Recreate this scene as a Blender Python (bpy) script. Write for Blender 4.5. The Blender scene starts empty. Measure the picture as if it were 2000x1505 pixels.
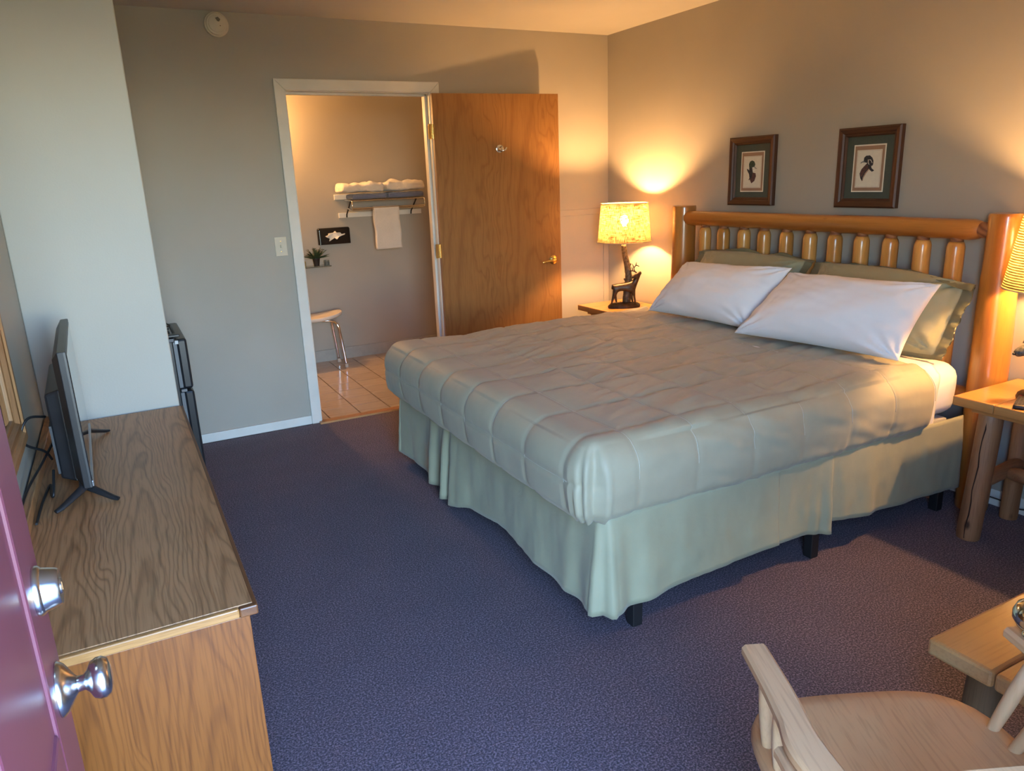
import bpy, bmesh, math, random
from mathutils import Vector, Matrix, noise
R = math.radians
random.seed(4)
scene = bpy.context.scene
C = scene.collection
SKY, SUN, EXPO, BULB, BATH = 1.15, 9.0, 2.25, 470.0, 75.0

# ---------------------------------------------------------------- camera
def make_camera():
    yaw, pitch, roll, f = 0.479597555, 0.272972892, -0.0388645792, 1450.66
    fw = Vector((math.sin(yaw)*math.cos(pitch), math.cos(yaw)*math.cos(pitch), -math.sin(pitch)))
    rt = Vector((math.cos(yaw), -math.sin(yaw), 0)); up = rt.cross(fw)
    r2 = rt*math.cos(roll) + up*math.sin(roll); u2 = -rt*math.sin(roll) + up*math.cos(roll)
    cam = bpy.data.cameras.new('camera'); cam.sensor_width = 36; cam.lens = f/2000*36; cam.clip_start = .02
    o = bpy.data.objects.new('camera', cam); C.objects.link(o)
    m = Matrix((r2, u2, -fw)).transposed().to_4x4(); m.translation = (0, 0, 1.5)
    o.matrix_world = m; scene.camera = o
make_camera()

# ---------------------------------------------------------------- world, exposure
world = bpy.data.worlds.new('sky'); scene.world = world; world.use_nodes = True
nt = world.node_tree; bg = nt.nodes['Background']
sky = nt.nodes.new('ShaderNodeTexSky'); sky.sky_type = 'NISHITA'; sky.sun_disc = False
sky.sun_elevation = R(42); sky.sun_rotation = R(0); sky.air_density = 1.25; sky.dust_density = .3; sky.ozone_density = 4.5
tint = nt.nodes.new('ShaderNodeMix'); tint.data_type = 'RGBA'; tint.blend_type = 'MULTIPLY'; tint.inputs[0].default_value = 1; tint.inputs[7].default_value = (.87, .96, 1.11, 1)
nt.links.new(sky.outputs[0], tint.inputs[6]); nt.links.new(tint.outputs[2], bg.inputs[0]); bg.inputs[1].default_value = SKY
scene.view_settings.view_transform = 'Standard'; scene.view_settings.look = 'None'
scene.view_settings.gamma = 1; scene.view_settings.use_curve_mapping = False
scene.view_settings.exposure = EXPO
scene.cycles.use_denoising = True
scene.cycles.sample_clamp_indirect = 6
scene.cycles.max_bounces = 10; scene.cycles.diffuse_bounces = 6
scene.cycles.caustics_reflective = False; scene.cycles.caustics_refractive = False
# high sun behind the building: it lights the lawn outside, never the room directly
sl = bpy.data.lights.new('sun', 'SUN'); sl.energy = SUN; sl.angle = R(.6); sl.color = (1, .95, .86)
so = bpy.data.objects.new('sun', sl); C.objects.link(so); so.rotation_euler = (R(-35), 0, R(12))
# the open doorway is a portal for the sky (sampling aid only, gives no light of its own)
pl = bpy.data.lights.new('doorway_portal', 'AREA'); pl.shape = 'RECTANGLE'; pl.size = .925; pl.size_y = 2.06
pl.cycles.is_portal = True
po = bpy.data.objects.new('doorway_portal', pl); C.objects.link(po)
po.location = (.3275, -.105, 1.02); po.rotation_euler = (R(90), 0, 0)

# ---------------------------------------------------------------- helpers
WM = {}
def link(o): C.objects.link(o); return o
def tag(o, label=None, cat=None, group=None, kind=None):
    if label: o['label'] = label
    if cat: o['category'] = cat
    if group: o['group'] = group
    if kind: o['kind'] = kind
    return o
def thing(name, label, cat, loc=(0, 0, 0), rz=0, group=None, kind=None):
    o = link(bpy.data.objects.new(name, None)); o.empty_display_size = .05
    o.location = loc; o.rotation_euler = (0, 0, rz)
    WM[o.name] = Matrix.Translation(loc) @ Matrix.Rotation(rz, 4, 'Z')
    return tag(o, label, cat, group, kind)
def obj(name, bm, mat, parent=None, smooth=None, world=False, loc=None, bevel=0, subsurf=0, solid=0):
    """one mesh object; world=True: the vertices are world coordinates, moved into the parent's frame"""
    if parent is not None:
        if world: bm.transform(WM[parent.name].inverted())
    elif loc is not None:
        bm.transform(Matrix.Translation(loc).inverted())
    bmesh.ops.recalc_face_normals(bm, faces=bm.faces)
    me = bpy.data.meshes.new(name); bm.to_mesh(me); bm.free()
    for m in (mat if isinstance(mat, (list, tuple)) else [mat]): me.materials.append(m)
    o = link(bpy.data.objects.new(name, me))
    if parent is not None:
        o.parent = parent; WM[o.name] = WM[parent.name]
    else:
        if loc is not None: o.location = loc
        WM[o.name] = Matrix.Translation(loc or (0, 0, 0))
    if smooth is not None:
        me.polygons.foreach_set('use_smooth', [True]*len(me.polygons))
        if smooth < 180 and not subsurf:
            try: me.set_sharp_from_angle(angle=R(smooth))
            except Exception: pass
    if solid:
        m = o.modifiers.new('solid', 'SOLIDIFY'); m.thickness = solid; m.offset = -1
    if bevel:
        m = o.modifiers.new('bevel', 'BEVEL'); m.width = bevel; m.segments = 2; m.limit_method = 'ANGLE'; m.angle_limit = R(40)
    if subsurf:
        m = o.modifiers.new('sub', 'SUBSURF'); m.levels = subsurf; m.render_levels = subsurf
    return o
def struct(name, bm, mat, **k): return tag(obj(name, bm, mat, **k), kind='structure')
def B(): return bmesh.new()
def box(bm, x0, x1, y0, y1, z0, z1, mi=0):
    v = [bm.verts.new(p) for p in ((x0,y0,z0),(x1,y0,z0),(x1,y1,z0),(x0,y1,z0),(x0,y0,z1),(x1,y0,z1),(x1,y1,z1),(x0,y1,z1))]
    for q in ((3,2,1,0),(4,5,6,7),(0,1,5,4),(1,2,6,5),(2,3,7,6),(3,0,4,7)):
        f = bm.faces.new([v[i] for i in q]); f.material_index = mi
    return bm
def bx(*a): return box(B(), *a)
def frame_of(d):
    d = Vector(d).normalized(); a = Vector((0,0,1)) if abs(d.z) < .9 else Vector((1,0,0))
    u = d.cross(a).normalized(); return u, d.cross(u).normalized(), d
def tube(bm, pts, rad, n=12, cap=True, closed=False, flat=1.0):
    """swept tube through pts; rad: number or list"""
    pts = [Vector(p) for p in pts]; N = len(pts)
    if not isinstance(rad, (list, tuple)): rad = [rad]*N
    rings = []; u = None
    for i, p in enumerate(pts):
        if closed: d = pts[(i+1) % N] - pts[i-1]
        else: d = pts[min(i+1, N-1)] - pts[max(i-1, 0)]
        d.normalize()
        if u is None: u, v, _ = frame_of(d)
        else:
            u = (u - d*u.dot(d)).normalized(); v = d.cross(u)
        rings.append([bm.verts.new(p + (u*math.cos(2*math.pi*k/n) + v*math.sin(2*math.pi*k/n)*flat)*rad[i]) for k in range(n)])
    M = N if closed else N-1
    for i in range(M):
        a, b = rings[i], rings[(i+1) % N]
        for k in range(n): bm.faces.new((a[k], a[(k+1) % n], b[(k+1) % n], b[k]))
    if cap and not closed:
        bm.faces.new(rings[0][::-1]); bm.faces.new(rings[-1])
    return bm
def spline(pts, n=8):
    """Catmull-Rom through pts"""
    P = [Vector(p) for p in pts]; P = [P[0]*2-P[1]] + P + [P[-1]*2-P[-2]]; out = []
    for i in range(1, len(P)-2):
        a, b, c, d = P[i-1:i+3]
        for k in range(n):
            t = k/n
            out.append(.5*((2*b) + (c-a)*t + (2*a-5*b+4*c-d)*t*t + (3*b-a-3*c+d)*t**3))
    out.append(P[-2]); return out
def lathe(bm, prof, n=24, origin=(0,0,0), axis=(0,0,1), mi=0):
    """prof: (radius, height) pairs along axis"""
    u, v, d = frame_of(axis); o = Vector(origin); rings = []
    for r, h in prof:
        if r < 1e-5: rings.append([bm.verts.new(o + d*h)])
        else: rings.append([bm.verts.new(o + d*h + (u*math.cos(2*math.pi*k/n)+v*math.sin(2*math.pi*k/n))*r) for k in range(n)])
    for a, b in zip(rings, rings[1:]):
        for k in range(n):
            q = [a[k % len(a)], a[(k+1) % len(a)], b[(k+1) % len(b)], b[k % len(b)]]
            s = []
            for w in q:
                if w not in s: s.append(w)
            if len(s) > 2: bm.faces.new(s).material_index = mi
    return bm
def prism(bm, poly, d0, d1, fn):
    """poly of 2D points extruded; fn(a,b,d)->3D"""
    a = [bm.verts.new(fn(x, y, d0)) for x, y in poly]; b = [bm.verts.new(fn(x, y, d1)) for x, y in poly]
    bm.faces.new(a[::-1]); bm.faces.new(b); n = len(poly)
    for i in range(n): bm.faces.new((a[i], a[(i+1) % n], b[(i+1) % n], b[i]))
    return bm
def grid(bm, nu, nv, fn, closed_u=False):
    """fn(i/nu, j/nv) -> point"""
    V = [[bm.verts.new(fn(i/nu, j/nv)) for j in range(nv+1)] for i in range(nu if closed_u else nu+1)]
    for i in range(nu):
        for j in range(nv):
            a, b = V[i], V[(i+1) % len(V)]
            bm.faces.new((a[j], b[j], b[j+1], a[j+1]))
    return V
def copy_tree(o, parent=None, name=None):
    c = o.copy(); C.objects.link(c); c.parent = parent
    for ch in list(o.children): copy_tree(ch, c)
    return c
def n3(x, y, z, s=1): return noise.noise(Vector((x*s, y*s, z*s)))
def sst(a, b, x):
    t = max(0, min(1, (x-a)/(b-a))); return t*t*(3-2*t)
def skin_mesh(name, joints, edges, root, mat, parent, levels=2, M=None):
    """continuous body grown from a jointed skeleton; joints: name -> (pos, radius)"""
    ks = list(joints); idx = {k: i for i, k in enumerate(ks)}
    pts = [Vector(joints[k][0]) for k in ks]
    if M is not None: pts = [M @ p for p in pts]
    me = bpy.data.meshes.new(name); me.from_pydata(pts, [(idx[a], idx[b]) for a, b in edges], []); me.update()
    o = link(bpy.data.objects.new(name, me)); o.parent = parent; WM[o.name] = WM[parent.name]
    o.modifiers.new('skin', 'SKIN').use_smooth_shade = True
    for i, k in enumerate(ks):
        sv = me.skin_vertices[0].data[i]; r = joints[k][1]
        sv.radius = r if isinstance(r, tuple) else (r, r); sv.use_root = (k == root)
    s = o.modifiers.new('sub', 'SUBSURF'); s.levels = s.render_levels = levels
    me.materials.append(mat)
    dg = bpy.context.evaluated_depsgraph_get(); ev = o.evaluated_get(dg)
    nm = bpy.data.meshes.new_from_object(ev); o.modifiers.clear(); o.data = nm
    if not nm.materials: nm.materials.append(mat)
    nm.polygons.foreach_set('use_smooth', [True]*len(nm.polygons))
    return o

# ---------------------------------------------------------------- materials
def srgb(r, g, b):
    f = lambda c: (c/12.92 if c <= .04045 else ((c+.055)/1.055)**2.4)
    return (f(r/255), f(g/255), f(b/255), 1)
class Mat:
    def __init__(s, name):
        s.m = bpy.data.materials.new(name); s.m.use_nodes = True
        s.nt = s.m.node_tree; s.b = s.nt.nodes['Principled BSDF']; s.out = s.nt.nodes['Material Output']
    def n(s, t, **k):
        x = s.nt.nodes.new(t)
        for a, v in k.items():
            if a in x.inputs and not hasattr(x, a): x.inputs[a].default_value = v
            elif hasattr(x, a): setattr(x, a, v)
            else: x.inputs[a.replace('_', ' ')].default_value = v
        return x
    def l(s, a, b): s.nt.links.new(a, b)
    def coord(s, scale=(1,1,1), kind='Object', rot=(0,0,0)):
        t = s.n('ShaderNodeTexCoord'); m = s.n('ShaderNodeMapping')
        m.inputs['Scale'].default_value = scale; m.inputs['Rotation'].default_value = rot
        s.l(t.outputs[kind], m.inputs['Vector']); return m.outputs[0]
    def ramp(s, fac, stops):
        r = s.n('ShaderNodeValToRGB'); e = r.color_ramp.elements
        while len(e) < len(stops): e.new(.5)
        for x, (p, c) in zip(e, stops): x.position = p; x.color = c
        s.l(fac, r.inputs[0]); return r.outputs[0]
    def mix(s, fac, a, b, mode='MIX'):
        x = s.n('ShaderNodeMix'); x.data_type = 'RGBA'; x.blend_type = mode
        for i, v in ((0, fac), (6, a), (7, b)):
            if hasattr(v, 'is_linked') or hasattr(v, 'links'): s.l(v, x.inputs[i])
            else: x.inputs[i].default_value = v
        return x.outputs[2]
    def bump(s, h, strength=.2, dist=.01):
        x = s.n('ShaderNodeBump'); x.inputs['Strength'].default_value = strength; x.inputs['Distance'].default_value = dist
        s.l(h, x.inputs['Height']); s.l(x.outputs[0], s.b.inputs['Normal'])
    def set(s, **k):
        for a, v in k.items(): s.b.inputs[a.replace('_', ' ')].default_value = v
        return s
def plain(name, col, rough=.5, metal=0, var=.06, nscale=20, bump=0, bscale=200, **k):
    m = Mat(name); c = m.coord()
    t = m.n('ShaderNodeTexNoise'); t.inputs['Scale'].default_value = nscale; t.inputs['Detail'].default_value = 4; m.l(c, t.inputs['Vector'])
    lo = tuple(x*(1-var) for x in col[:3])+(1,); hi = tuple(min(1, x*(1+var)) for x in col[:3])+(1,)
    m.l(m.ramp(t.outputs[0], [(.3, lo), (.7, hi)]), m.b.inputs['Base Color'])
    m.set(Roughness=rough, Metallic=metal, **k)
    if bump:
        t2 = m.n('ShaderNodeTexNoise'); t2.inputs['Scale'].default_value = bscale; t2.inputs['Detail'].default_value = 3; m.l(c, t2.inputs['Vector'])
        m.bump(t2.outputs[0], bump, .002)
    return m.m
def wood(name, dark, mid, light, axis=2, rough=.4, freq=14, stretch=.06, dist=5, knots=0, pores=.5, coat=0, ring=1.0, off=0.0, tilt=0):
    m = Mat(name)
    sc = [freq]*3; sc[axis] = freq*stretch
    c = m.coord(tuple(sc), rot=((R(tilt) if axis != 0 else 0), (R(tilt) if axis == 0 else 0), 0)); ad = m.n('ShaderNodeVectorMath', operation='ADD'); m.l(c, ad.inputs[0]); ad.inputs[1].default_value = (off, off*.7, off*1.3); c = ad.outputs[0]
    w = m.n('ShaderNodeTexWave', wave_type='RINGS', rings_direction='XYZ'[axis])
    w.inputs['Scale'].default_value = .35*ring; w.inputs['Distortion'].default_value = dist; w.inputs['Detail'].default_value = 2; w.inputs['Detail Scale'].default_value = .6
    m.l(c, w.inputs['Vector'])
    col = m.ramp(w.outputs[0], [(0, dark), (.35, mid), (1, light)])
    big = m.n('ShaderNodeTexNoise'); big.inputs['Scale'].default_value = .5; m.l(c, big.inputs['Vector'])
    col = m.mix(.35, col, m.ramp(big.outputs[0], [(.3, mid), (.7, light)]))
    fs = [freq*22]*3; fs[axis] = freq*1.1
    fc = m.coord(tuple(fs)); fn = m.n('ShaderNodeTexNoise'); fn.inputs['Scale'].default_value = 1; fn.inputs['Detail'].default_value = 2; m.l(fc, fn.inputs['Vector'])
    pc = m.ramp(fn.outputs[0], [(.32, (.55,.5,.45,1)), (.52, (1,1,1,1))])
    col = m.mix(pores, col, pc, 'MULTIPLY')
    if knots:
        ks = [knots]*3; ks[axis] = knots*.55
        kc = m.coord(tuple(ks)); v = m.n('ShaderNodeTexVoronoi'); v.inputs['Scale'].default_value = 1; m.l(kc, v.inputs['Vector'])
        kf = m.ramp(v.outputs['Distance'], [(.05, (1,1,1,1)), (.13, (0,0,0,1))])
        col = m.mix(kf, col, tuple(x*.28 for x in dark[:3])+(1,))
    m.l(col, m.b.inputs['Base Color'])
    m.bump(fn.outputs[0], .12, .001)
    m.set(Roughness=rough)
    if coat: m.set(Coat_Weight=coat, Coat_Roughness=.15)
    return m.m
def oak(name, dark, mid, light, ax, ay, width, k, c, rough=.4, nz=1.6, contrast=.8, pores=.6, off=0):
    """flat-sawn veneer: nested cathedral arches in book-matched flitches; ax across, ay along the grain"""
    m = Mat(name); t = m.n('ShaderNodeTexCoord'); sp = m.n('ShaderNodeSeparateXYZ'); m.l(t.outputs['Object'], sp.inputs[0])
    X, Y = sp.outputs[ax], sp.outputs[ay]
    def mt(op, a, b=None, c_=None):
        n = m.n('ShaderNodeMath', operation=op)
        for i, v in enumerate((a, b, c_)):
            if v is None: continue
            if hasattr(v, 'links'): m.l(v, n.inputs[i])
            else: n.inputs[i].default_value = v
        return n.outputs[0]
    sc = [3, 3, 3]; sc[ay] = .9; nc = m.coord(tuple(sc)); n1 = m.n('ShaderNodeTexNoise'); n1.inputs['Scale'].default_value = 3; n1.inputs['Detail'].default_value = 2; m.l(nc, n1.inputs['Vector'])
    xs = mt('ADD', mt('ADD', X, off), mt('MULTIPLY', mt('SUBTRACT', n1.outputs[0], .5), width*.55))
    a = mt('MULTIPLY', mt('SUBTRACT', mt('FRACT', mt('DIVIDE', xs, width)), .5), width)
    cell = mt('FLOOR', mt('DIVIDE', xs, width))
    f = mt('ADD', mt('ADD', mt('MULTIPLY', Y, k), mt('MULTIPLY', mt('MULTIPLY', a, a), c)), mt('ADD', mt('MULTIPLY', n1.outputs[0], nz*2), mt('MULTIPLY', cell, .37)))
    s = mt('MULTIPLY_ADD', mt('SINE', mt('MULTIPLY', f, 6.283)), .5, .5)
    col = m.ramp(s, [(0, dark), (.22, mid), (.8, light)])
    col = m.mix(contrast, mid, col)
    fs = [260]*3; fs[ay] = 9
    fn = m.n('ShaderNodeTexNoise'); fn.inputs['Scale'].default_value = 1; fn.inputs['Detail'].default_value = 2; m.l(m.coord(tuple(fs)), fn.inputs['Vector'])
    col = m.mix(pores, col, m.ramp(fn.outputs[0], [(.34, (.5,.44,.38,1)), (.52, (1,1,1,1))]), 'MULTIPLY')
    big = m.n('ShaderNodeTexNoise'); big.inputs['Scale'].default_value = 2.5; m.l(m.coord(), big.inputs['Vector'])
    col = m.mix(.6, col, m.ramp(big.outputs[0], [(.3, (.82,.82,.82,1)), (.7, (1,1,1,1))]), 'MULTIPLY')
    m.l(col, m.b.inputs['Base Color']); m.bump(fn.outputs[0], .1, .001); m.set(Roughness=rough); return m.m
def fabric(name, col, rough=.8, sheen=.2, weave=900, bump=.15, wr=None, var=.05):
    m = Mat(name); c = m.coord()
    t = m.n('ShaderNodeTexNoise'); t.inputs['Scale'].default_value = 9; t.inputs['Detail'].default_value = 5; m.l(c, t.inputs['Vector'])
    lo = tuple(x*(1-var) for x in col[:3])+(1,); hi = tuple(min(1, x*(1+var)) for x in col[:3])+(1,)
    m.l(m.ramp(t.outputs[0], [(.3, lo), (.7, hi)]), m.b.inputs['Base Color'])
    t2 = m.n('ShaderNodeTexNoise'); t2.inputs['Scale'].default_value = weave; m.l(c, t2.inputs['Vector'])
    h = t2.outputs[0]
    if wr:
        t3 = m.n('ShaderNodeTexNoise'); t3.inputs['Scale'].default_value = wr; t3.inputs['Detail'].default_value = 4; t3.inputs['Distortion'].default_value = 1.2; m.l(c, t3.inputs['Vector'])
        a = m.n('ShaderNodeMath', operation='MULTIPLY_ADD'); m.l(t3.outputs[0], a.inputs[0]); a.inputs[1].default_value = 6; m.l(h, a.inputs[2]); h = a.outputs[0]
    m.bump(h, bump, .0015)
    m.set(Roughness=rough, Sheen_Weight=sheen)
    return m.m
# ---- palette
def wall_mat():
    m = Mat('wall_paint'); c = m.coord()
    t = m.n('ShaderNodeTexNoise'); t.inputs['Scale'].default_value = 2.2; t.inputs['Detail'].default_value = 5; m.l(c, t.inputs['Vector'])
    m.l(m.ramp(t.outputs[0], [(.3, (.40,.366,.308,1)), (.7, (.43,.394,.333,1))]), m.b.inputs['Base Color'])
    t2 = m.n('ShaderNodeTexNoise'); t2.inputs['Scale'].default_value = 160; t2.inputs['Detail'].default_value = 3; m.l(c, t2.inputs['Vector'])
    m.bump(t2.outputs[0], .12, .002); m.set(Roughness=.55); return m.m
M_wall = wall_mat()
M_ceil = plain('ceiling_paint', (.55,.52,.47), .85, var=.02, nscale=3, bump=.15, bscale=120)
M_white = plain('white_trim_paint', (.74,.72,.66), .4, var=.05, nscale=7, bump=.05, bscale=60)
def carpet_mat():
    m = Mat('carpet_pile'); c = m.coord()
    a = m.n('ShaderNodeTexNoise'); a.inputs['Scale'].default_value = 170; a.inputs['Detail'].default_value = 3; a.inputs['Roughness'].default_value = .7; m.l(c, a.inputs['Vector'])
    b = m.n('ShaderNodeTexNoise'); b.inputs['Scale'].default_value = 5; b.inputs['Detail'].default_value = 4; m.l(c, b.inputs['Vector'])
    col = m.ramp(a.outputs[0], [(.38, (.016,.010,.018,1)), (.5, (.082,.055,.080,1)), (.62, (.27,.195,.24,1))])
    m.l(m.mix(.5, col, m.ramp(b.outputs[0], [(.3, (.75,.75,.78,1)), (.7, (1.1,1.08,1.05,1))]), 'MULTIPLY'), m.b.inputs['Base Color'])
    m.bump(a.outputs[0], .8, .006); m.set(Roughness=.95, Sheen_Weight=.15, Sheen_Roughness=.6); return m.m
M_carpet = carpet_mat()
M_grout = plain('grout', (.13,.085,.055), .9, var=.2, nscale=60)
def tile_mat():
    m = Mat('tile_glaze'); c = m.coord((1.5, 26, 1))
    a = m.n('ShaderNodeTexNoise'); a.inputs['Scale'].default_value = 2; a.inputs['Detail'].default_value = 4; m.l(c, a.inputs['Vector'])
    oi = m.n('ShaderNodeObjectInfo')
    col = m.ramp(a.outputs[0], [(.3, (.42,.33,.25,1)), (.55, (.52,.43,.34,1)), (.75, (.58,.49,.40,1))])
    m.l(m.mix(.5, col, m.ramp(oi.outputs['Random'], [(0, (.86,.84,.82,1)), (1, (1,1,1,1))]), 'MULTIPLY'), m.b.inputs['Base Color'])
    m.set(Roughness=.16); return m.m
M_tile = tile_mat()
M_bathdoor = oak('birch_door_veneer', (.20,.082,.022,1), (.30,.140,.040,1), (.335,.160,.048,1), 0, 2, .46, 1.3, 70, .36, 1.1, .38, .3, .02)
M_pink = plain('pink_door_paint', (.165,.045,.068), .36, var=.04, nscale=6, bump=.03, bscale=90)
M_brass = plain('polished_brass', (.83,.58,.22), .22, 1, var=.04)
M_steel = plain('brushed_steel', (.62,.62,.62), .24, 1, var=.05, nscale=60)
M_chrome = plain('chrome', (.82,.82,.82), .1, 1, var=.02)
M_threshold = wood('threshold_wood', (.22,.09,.03,1), (.40,.19,.07,1), (.5,.26,.10,1), axis=0, freq=30, rough=.4)

# ---- room shell
RX, FY, LX, CH = 3.32, 4.711, -.30, 2.44
struct('floor', box(B(), LX-.1, RX+.1, -.10, 4.69, -.08, 0), M_carpet)
struct('ceiling', box(B(), LX-.1, RX+.1, -.1, FY+.12, CH, CH+.08), M_ceil)
struct('wall_right', box(B(), RX, RX+.1, -.1, FY+.12, 0, CH), M_wall)
struct('wall_left', box(B(), LX-.1, LX, -.1, FY+.12, 0, CH), M_wall)
struct('wall_partition', box(B(), LX, .125, 2.90, 3.0, 0, CH), M_wall, bevel=.004)
OX0, OX1, OZ = 1.03, 1.935, 2.038
bm = box(B(), LX, OX0-.02, FY, FY+.12, 0, CH); box(bm, OX1+.02, RX, FY, FY+.12, 0, CH); box(bm, OX0-.02, OX1+.02, FY, FY+.12, OZ+.02, CH)
struct('wall_far', bm, M_wall)
DX0, DX1 = -.135, .79
bm = box(B(), LX, DX0, -.10, .02, 0, CH); box(bm, DX1, RX, -.10, .02, 0, CH); box(bm, DX0, DX1, -.10, .02, 2.06, CH)
struct('wall_front', bm, M_wall)
struct('ground', box(B(), -25, 25, -40, -1.6, -.25, -.08), plain('lawn', (.27,.20,.065), .95, var=.35, nscale=3, bump=.5, bscale=40))
struct('pavement', box(B(), -6, 9, -1.6, -.10, -.25, -.04), plain('concrete_walkway', (.42,.41,.39), .9, var=.15, nscale=6, bump=.2))
struct('trim_5', box(B(), DX0, DX1, -.10, .02, -.04, .012), plain('aluminium_sill', (.5,.5,.5), .4, .8))
# bathroom shell
BX0, BX1, BY = .15, 2.68, 6.41
struct('wall_bathroom_back', box(B(), BX0, BX1, BY, BY+.1, 0, CH), M_wall)
struct('wall_bathroom_right', box(B(), BX1, BX1+.1, FY+.12, BY+.1, 0, CH), M_wall)
struct('wall_bathroom_left', box(B(), BX0-.1, BX0, FY+.12, BY+.1, 0, CH), M_wall)
struct('ceiling_bathroom', box(B(), BX0, BX1, FY+.12, BY, CH, CH+.08), M_ceil)
fb = struct('floor_bathroom', box(B(), BX0-.02, BX1, 4.705, BY, -.08, -.002), M_grout)
tb = B(); s = .2045/2; box(tb, -s, s, -s, s, -.006, .004)
tm = bpy.data.meshes.new('tile'); bmesh.ops.bevel(tb, geom=[e for e in tb.edges if all(v.co.z > 0 for v in e.verts)], offset=.002, segments=1, affect='EDGES')
tb.to_mesh(tm); tb.free(); tm.materials.append(M_tile)
rt = random.Random(3)
for i in range(-4, 6):
    for j in range(0, 8):
        x = 1.410 + i*.2105; y = 4.832 + j*.2105 - (.055 if 0 else 0)
        if x-.1 < BX0 or x+.1 > BX1 or y+.1 > BY: continue
        o = link(bpy.data.objects.new('tile', tm)); o.parent = fb; o.location = (x, y, 0); o.rotation_euler = (rt.uniform(-.003,.003), rt.uniform(-.003,.003), 0)
# trims
struct('trim_4', box(B(), OX0-.02, OX1+.02, 4.655, 4.722, -.004, .012), M_threshold, bevel=.004)
cas = thing('trim_1', None, None, (OX0, FY, 0), kind='structure')
W = .064
def casing(poly, name='casing'):
    bm = prism(B(), poly, FY-.018, FY, lambda a, b, d: (a, d, b)); return obj(name, bm, M_white, cas, world=True, bevel=.005)
casing([(OX0-W, 0), (OX0+.0, 0), (OX0, OZ), (OX0-W, OZ+W)])
casing([(OX0-W, OZ+W), (OX0, OZ), (OX1, OZ), (OX1+W, OZ+W)])
casing([(OX1, 0), (OX1+W, 0), (OX1+W, OZ+W), (OX1, OZ)])
obj('jamb', bx(OX0-.02, OX0+.004, FY-.004, FY+.124, 0, OZ+.02), M_white, cas, world=True)
obj('jamb', bx(OX1-.004, OX1+.02, FY-.004, FY+.124, 0, OZ+.02), M_white, cas, world=True)
obj('head_jamb', bx(OX0, OX1, FY-.004, FY+.124, OZ-.004, OZ+.02), M_white, cas, world=True)
obj('stop', bx(OX0, OX0+.014, FY+.04, FY+.075, 0, OZ-.004), M_white, cas, world=True, bevel=.002)
obj('stop', bx(OX1-.018, OX1-.004, FY+.04, FY+.075, 0, OZ-.004), M_white, cas, world=True, bevel=.002)
obj('stop', bx(OX0, OX1, FY+.04, FY+.075, OZ-.018, OZ-.004), M_white, cas, world=True, bevel=.002)
struct('trim_2', box(B(), 2.07, RX-.048, FY-.006, FY, 1.213, 1.255), M_wall, bevel=.002)
struct('trim_3', box(B(), RX-.046, RX, FY-.007, FY, 0.0, 1.255), M_wall, bevel=.002)
struct('baseboard_far', box(B(), LX, OX0-W, FY-.013, FY, 0, .058), M_white, bevel=.004)
struct('baseboard_far_corner', box(B(), OX1+W, RX, FY-.013, FY, 0, .058), M_white, bevel=.004)
struct('baseboard_right', box(B(), RX-.013, RX, .02, FY-.013, 0, .075), M_white, bevel=.004)
struct('baseboard_bathroom', box(B(), BX0, BX1, BY-.012, BY, .0, .105), plain('painted_baseboard', (.40,.38,.34), .45), bevel=.003)

# ---- bathroom door, open against the far wall
ang = math.atan2(-.085, .885)
d1 = thing('door_1', 'smooth light wood bathroom door standing open against the far wall', None, (1.925, FY-.022, 0), ang, kind='structure')
DW = .893
obj('slab', bx(.006, DW, -.036, 0, .012, 2.03), M_bathdoor, d1, bevel=.0015)
for z in (1.80, 1.045, .25):
    h = obj('hinge', bx(-.03, .010, -.040, -.034, z-.045, z+.045), M_brass, d1)
    bm = B()
    for k in range(5): lathe(bm, [(0, z-.045+k*.018), (.0065, z-.045+k*.018), (.0065, z-.0285+k*.018), (0, z-.0285+k*.018)], 10, origin=(-.002, -.042, 0))
    obj('knuckle', bm, M_brass, h, smooth=40)
bm = lathe(B(), [(0, 0), (.032, 0), (.032, .004), (.026, .010), (.013, .014), (.011, .045), (0, .045)], 24, origin=(DW-.062, -.036, .925), axis=(0, -1, 0))
hd = obj('lever_handle', bm, M_brass, d1, smooth=40)
pts = spline([(DW-.062, -.079, .925), (DW-.09, -.084, .926), (DW-.13, -.080, .920), (DW-.165, -.076, .915)], 6)
obj('lever', tube(B(), pts, [.0115]*8+[.010]*6+[.009]*4+[.006], 12), M_brass, hd, smooth=60)
hk = obj('coat_hook', lathe(B(), [(0, 0), (.026, 0), (.026, .005), (.018, .008), (0, .009)], 16, origin=(.455, -.036, 1.685), axis=(0, -1, 0)), M_chrome, d1, smooth=40)
obj('hook_arm', tube(B(), spline([(.44, -.042, 1.68), (.455, -.066, 1.672), (.478, -.075, 1.676), (.488, -.076, 1.692)], 5), .006, 10), M_chrome, hk, smooth=60)
obj('hook_arm', tube(B(), spline([(.452, -.042, 1.69), (.458, -.058, 1.696), (.462, -.064, 1.706)], 5), .005, 10), M_chrome, hk, smooth=60)

# ---- entry door, swung open beside the camera
d2 = thing('door_2', 'dusty pink panelled entry door standing open beside the dresser', None, (-.14, .065, 0), 0, kind='structure')
L = .917
bm = B()
def panel_face(bm, xf, sgn):
    """door face at x=xf with six recessed panels with raised fields"""
    ys = [0, .118, .40, .517, .80, L]; zs = [.012, .24, .80, .93, 1.52, 1.62, 1.90, 2.035]
    rows = [(.24, .78), (.92, 1.50), (1.62, 1.90)]; cols = [(.118, .395), (.522, .80)]
    return rows, cols
rows, cols = panel_face(None, 0, 1)
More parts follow.
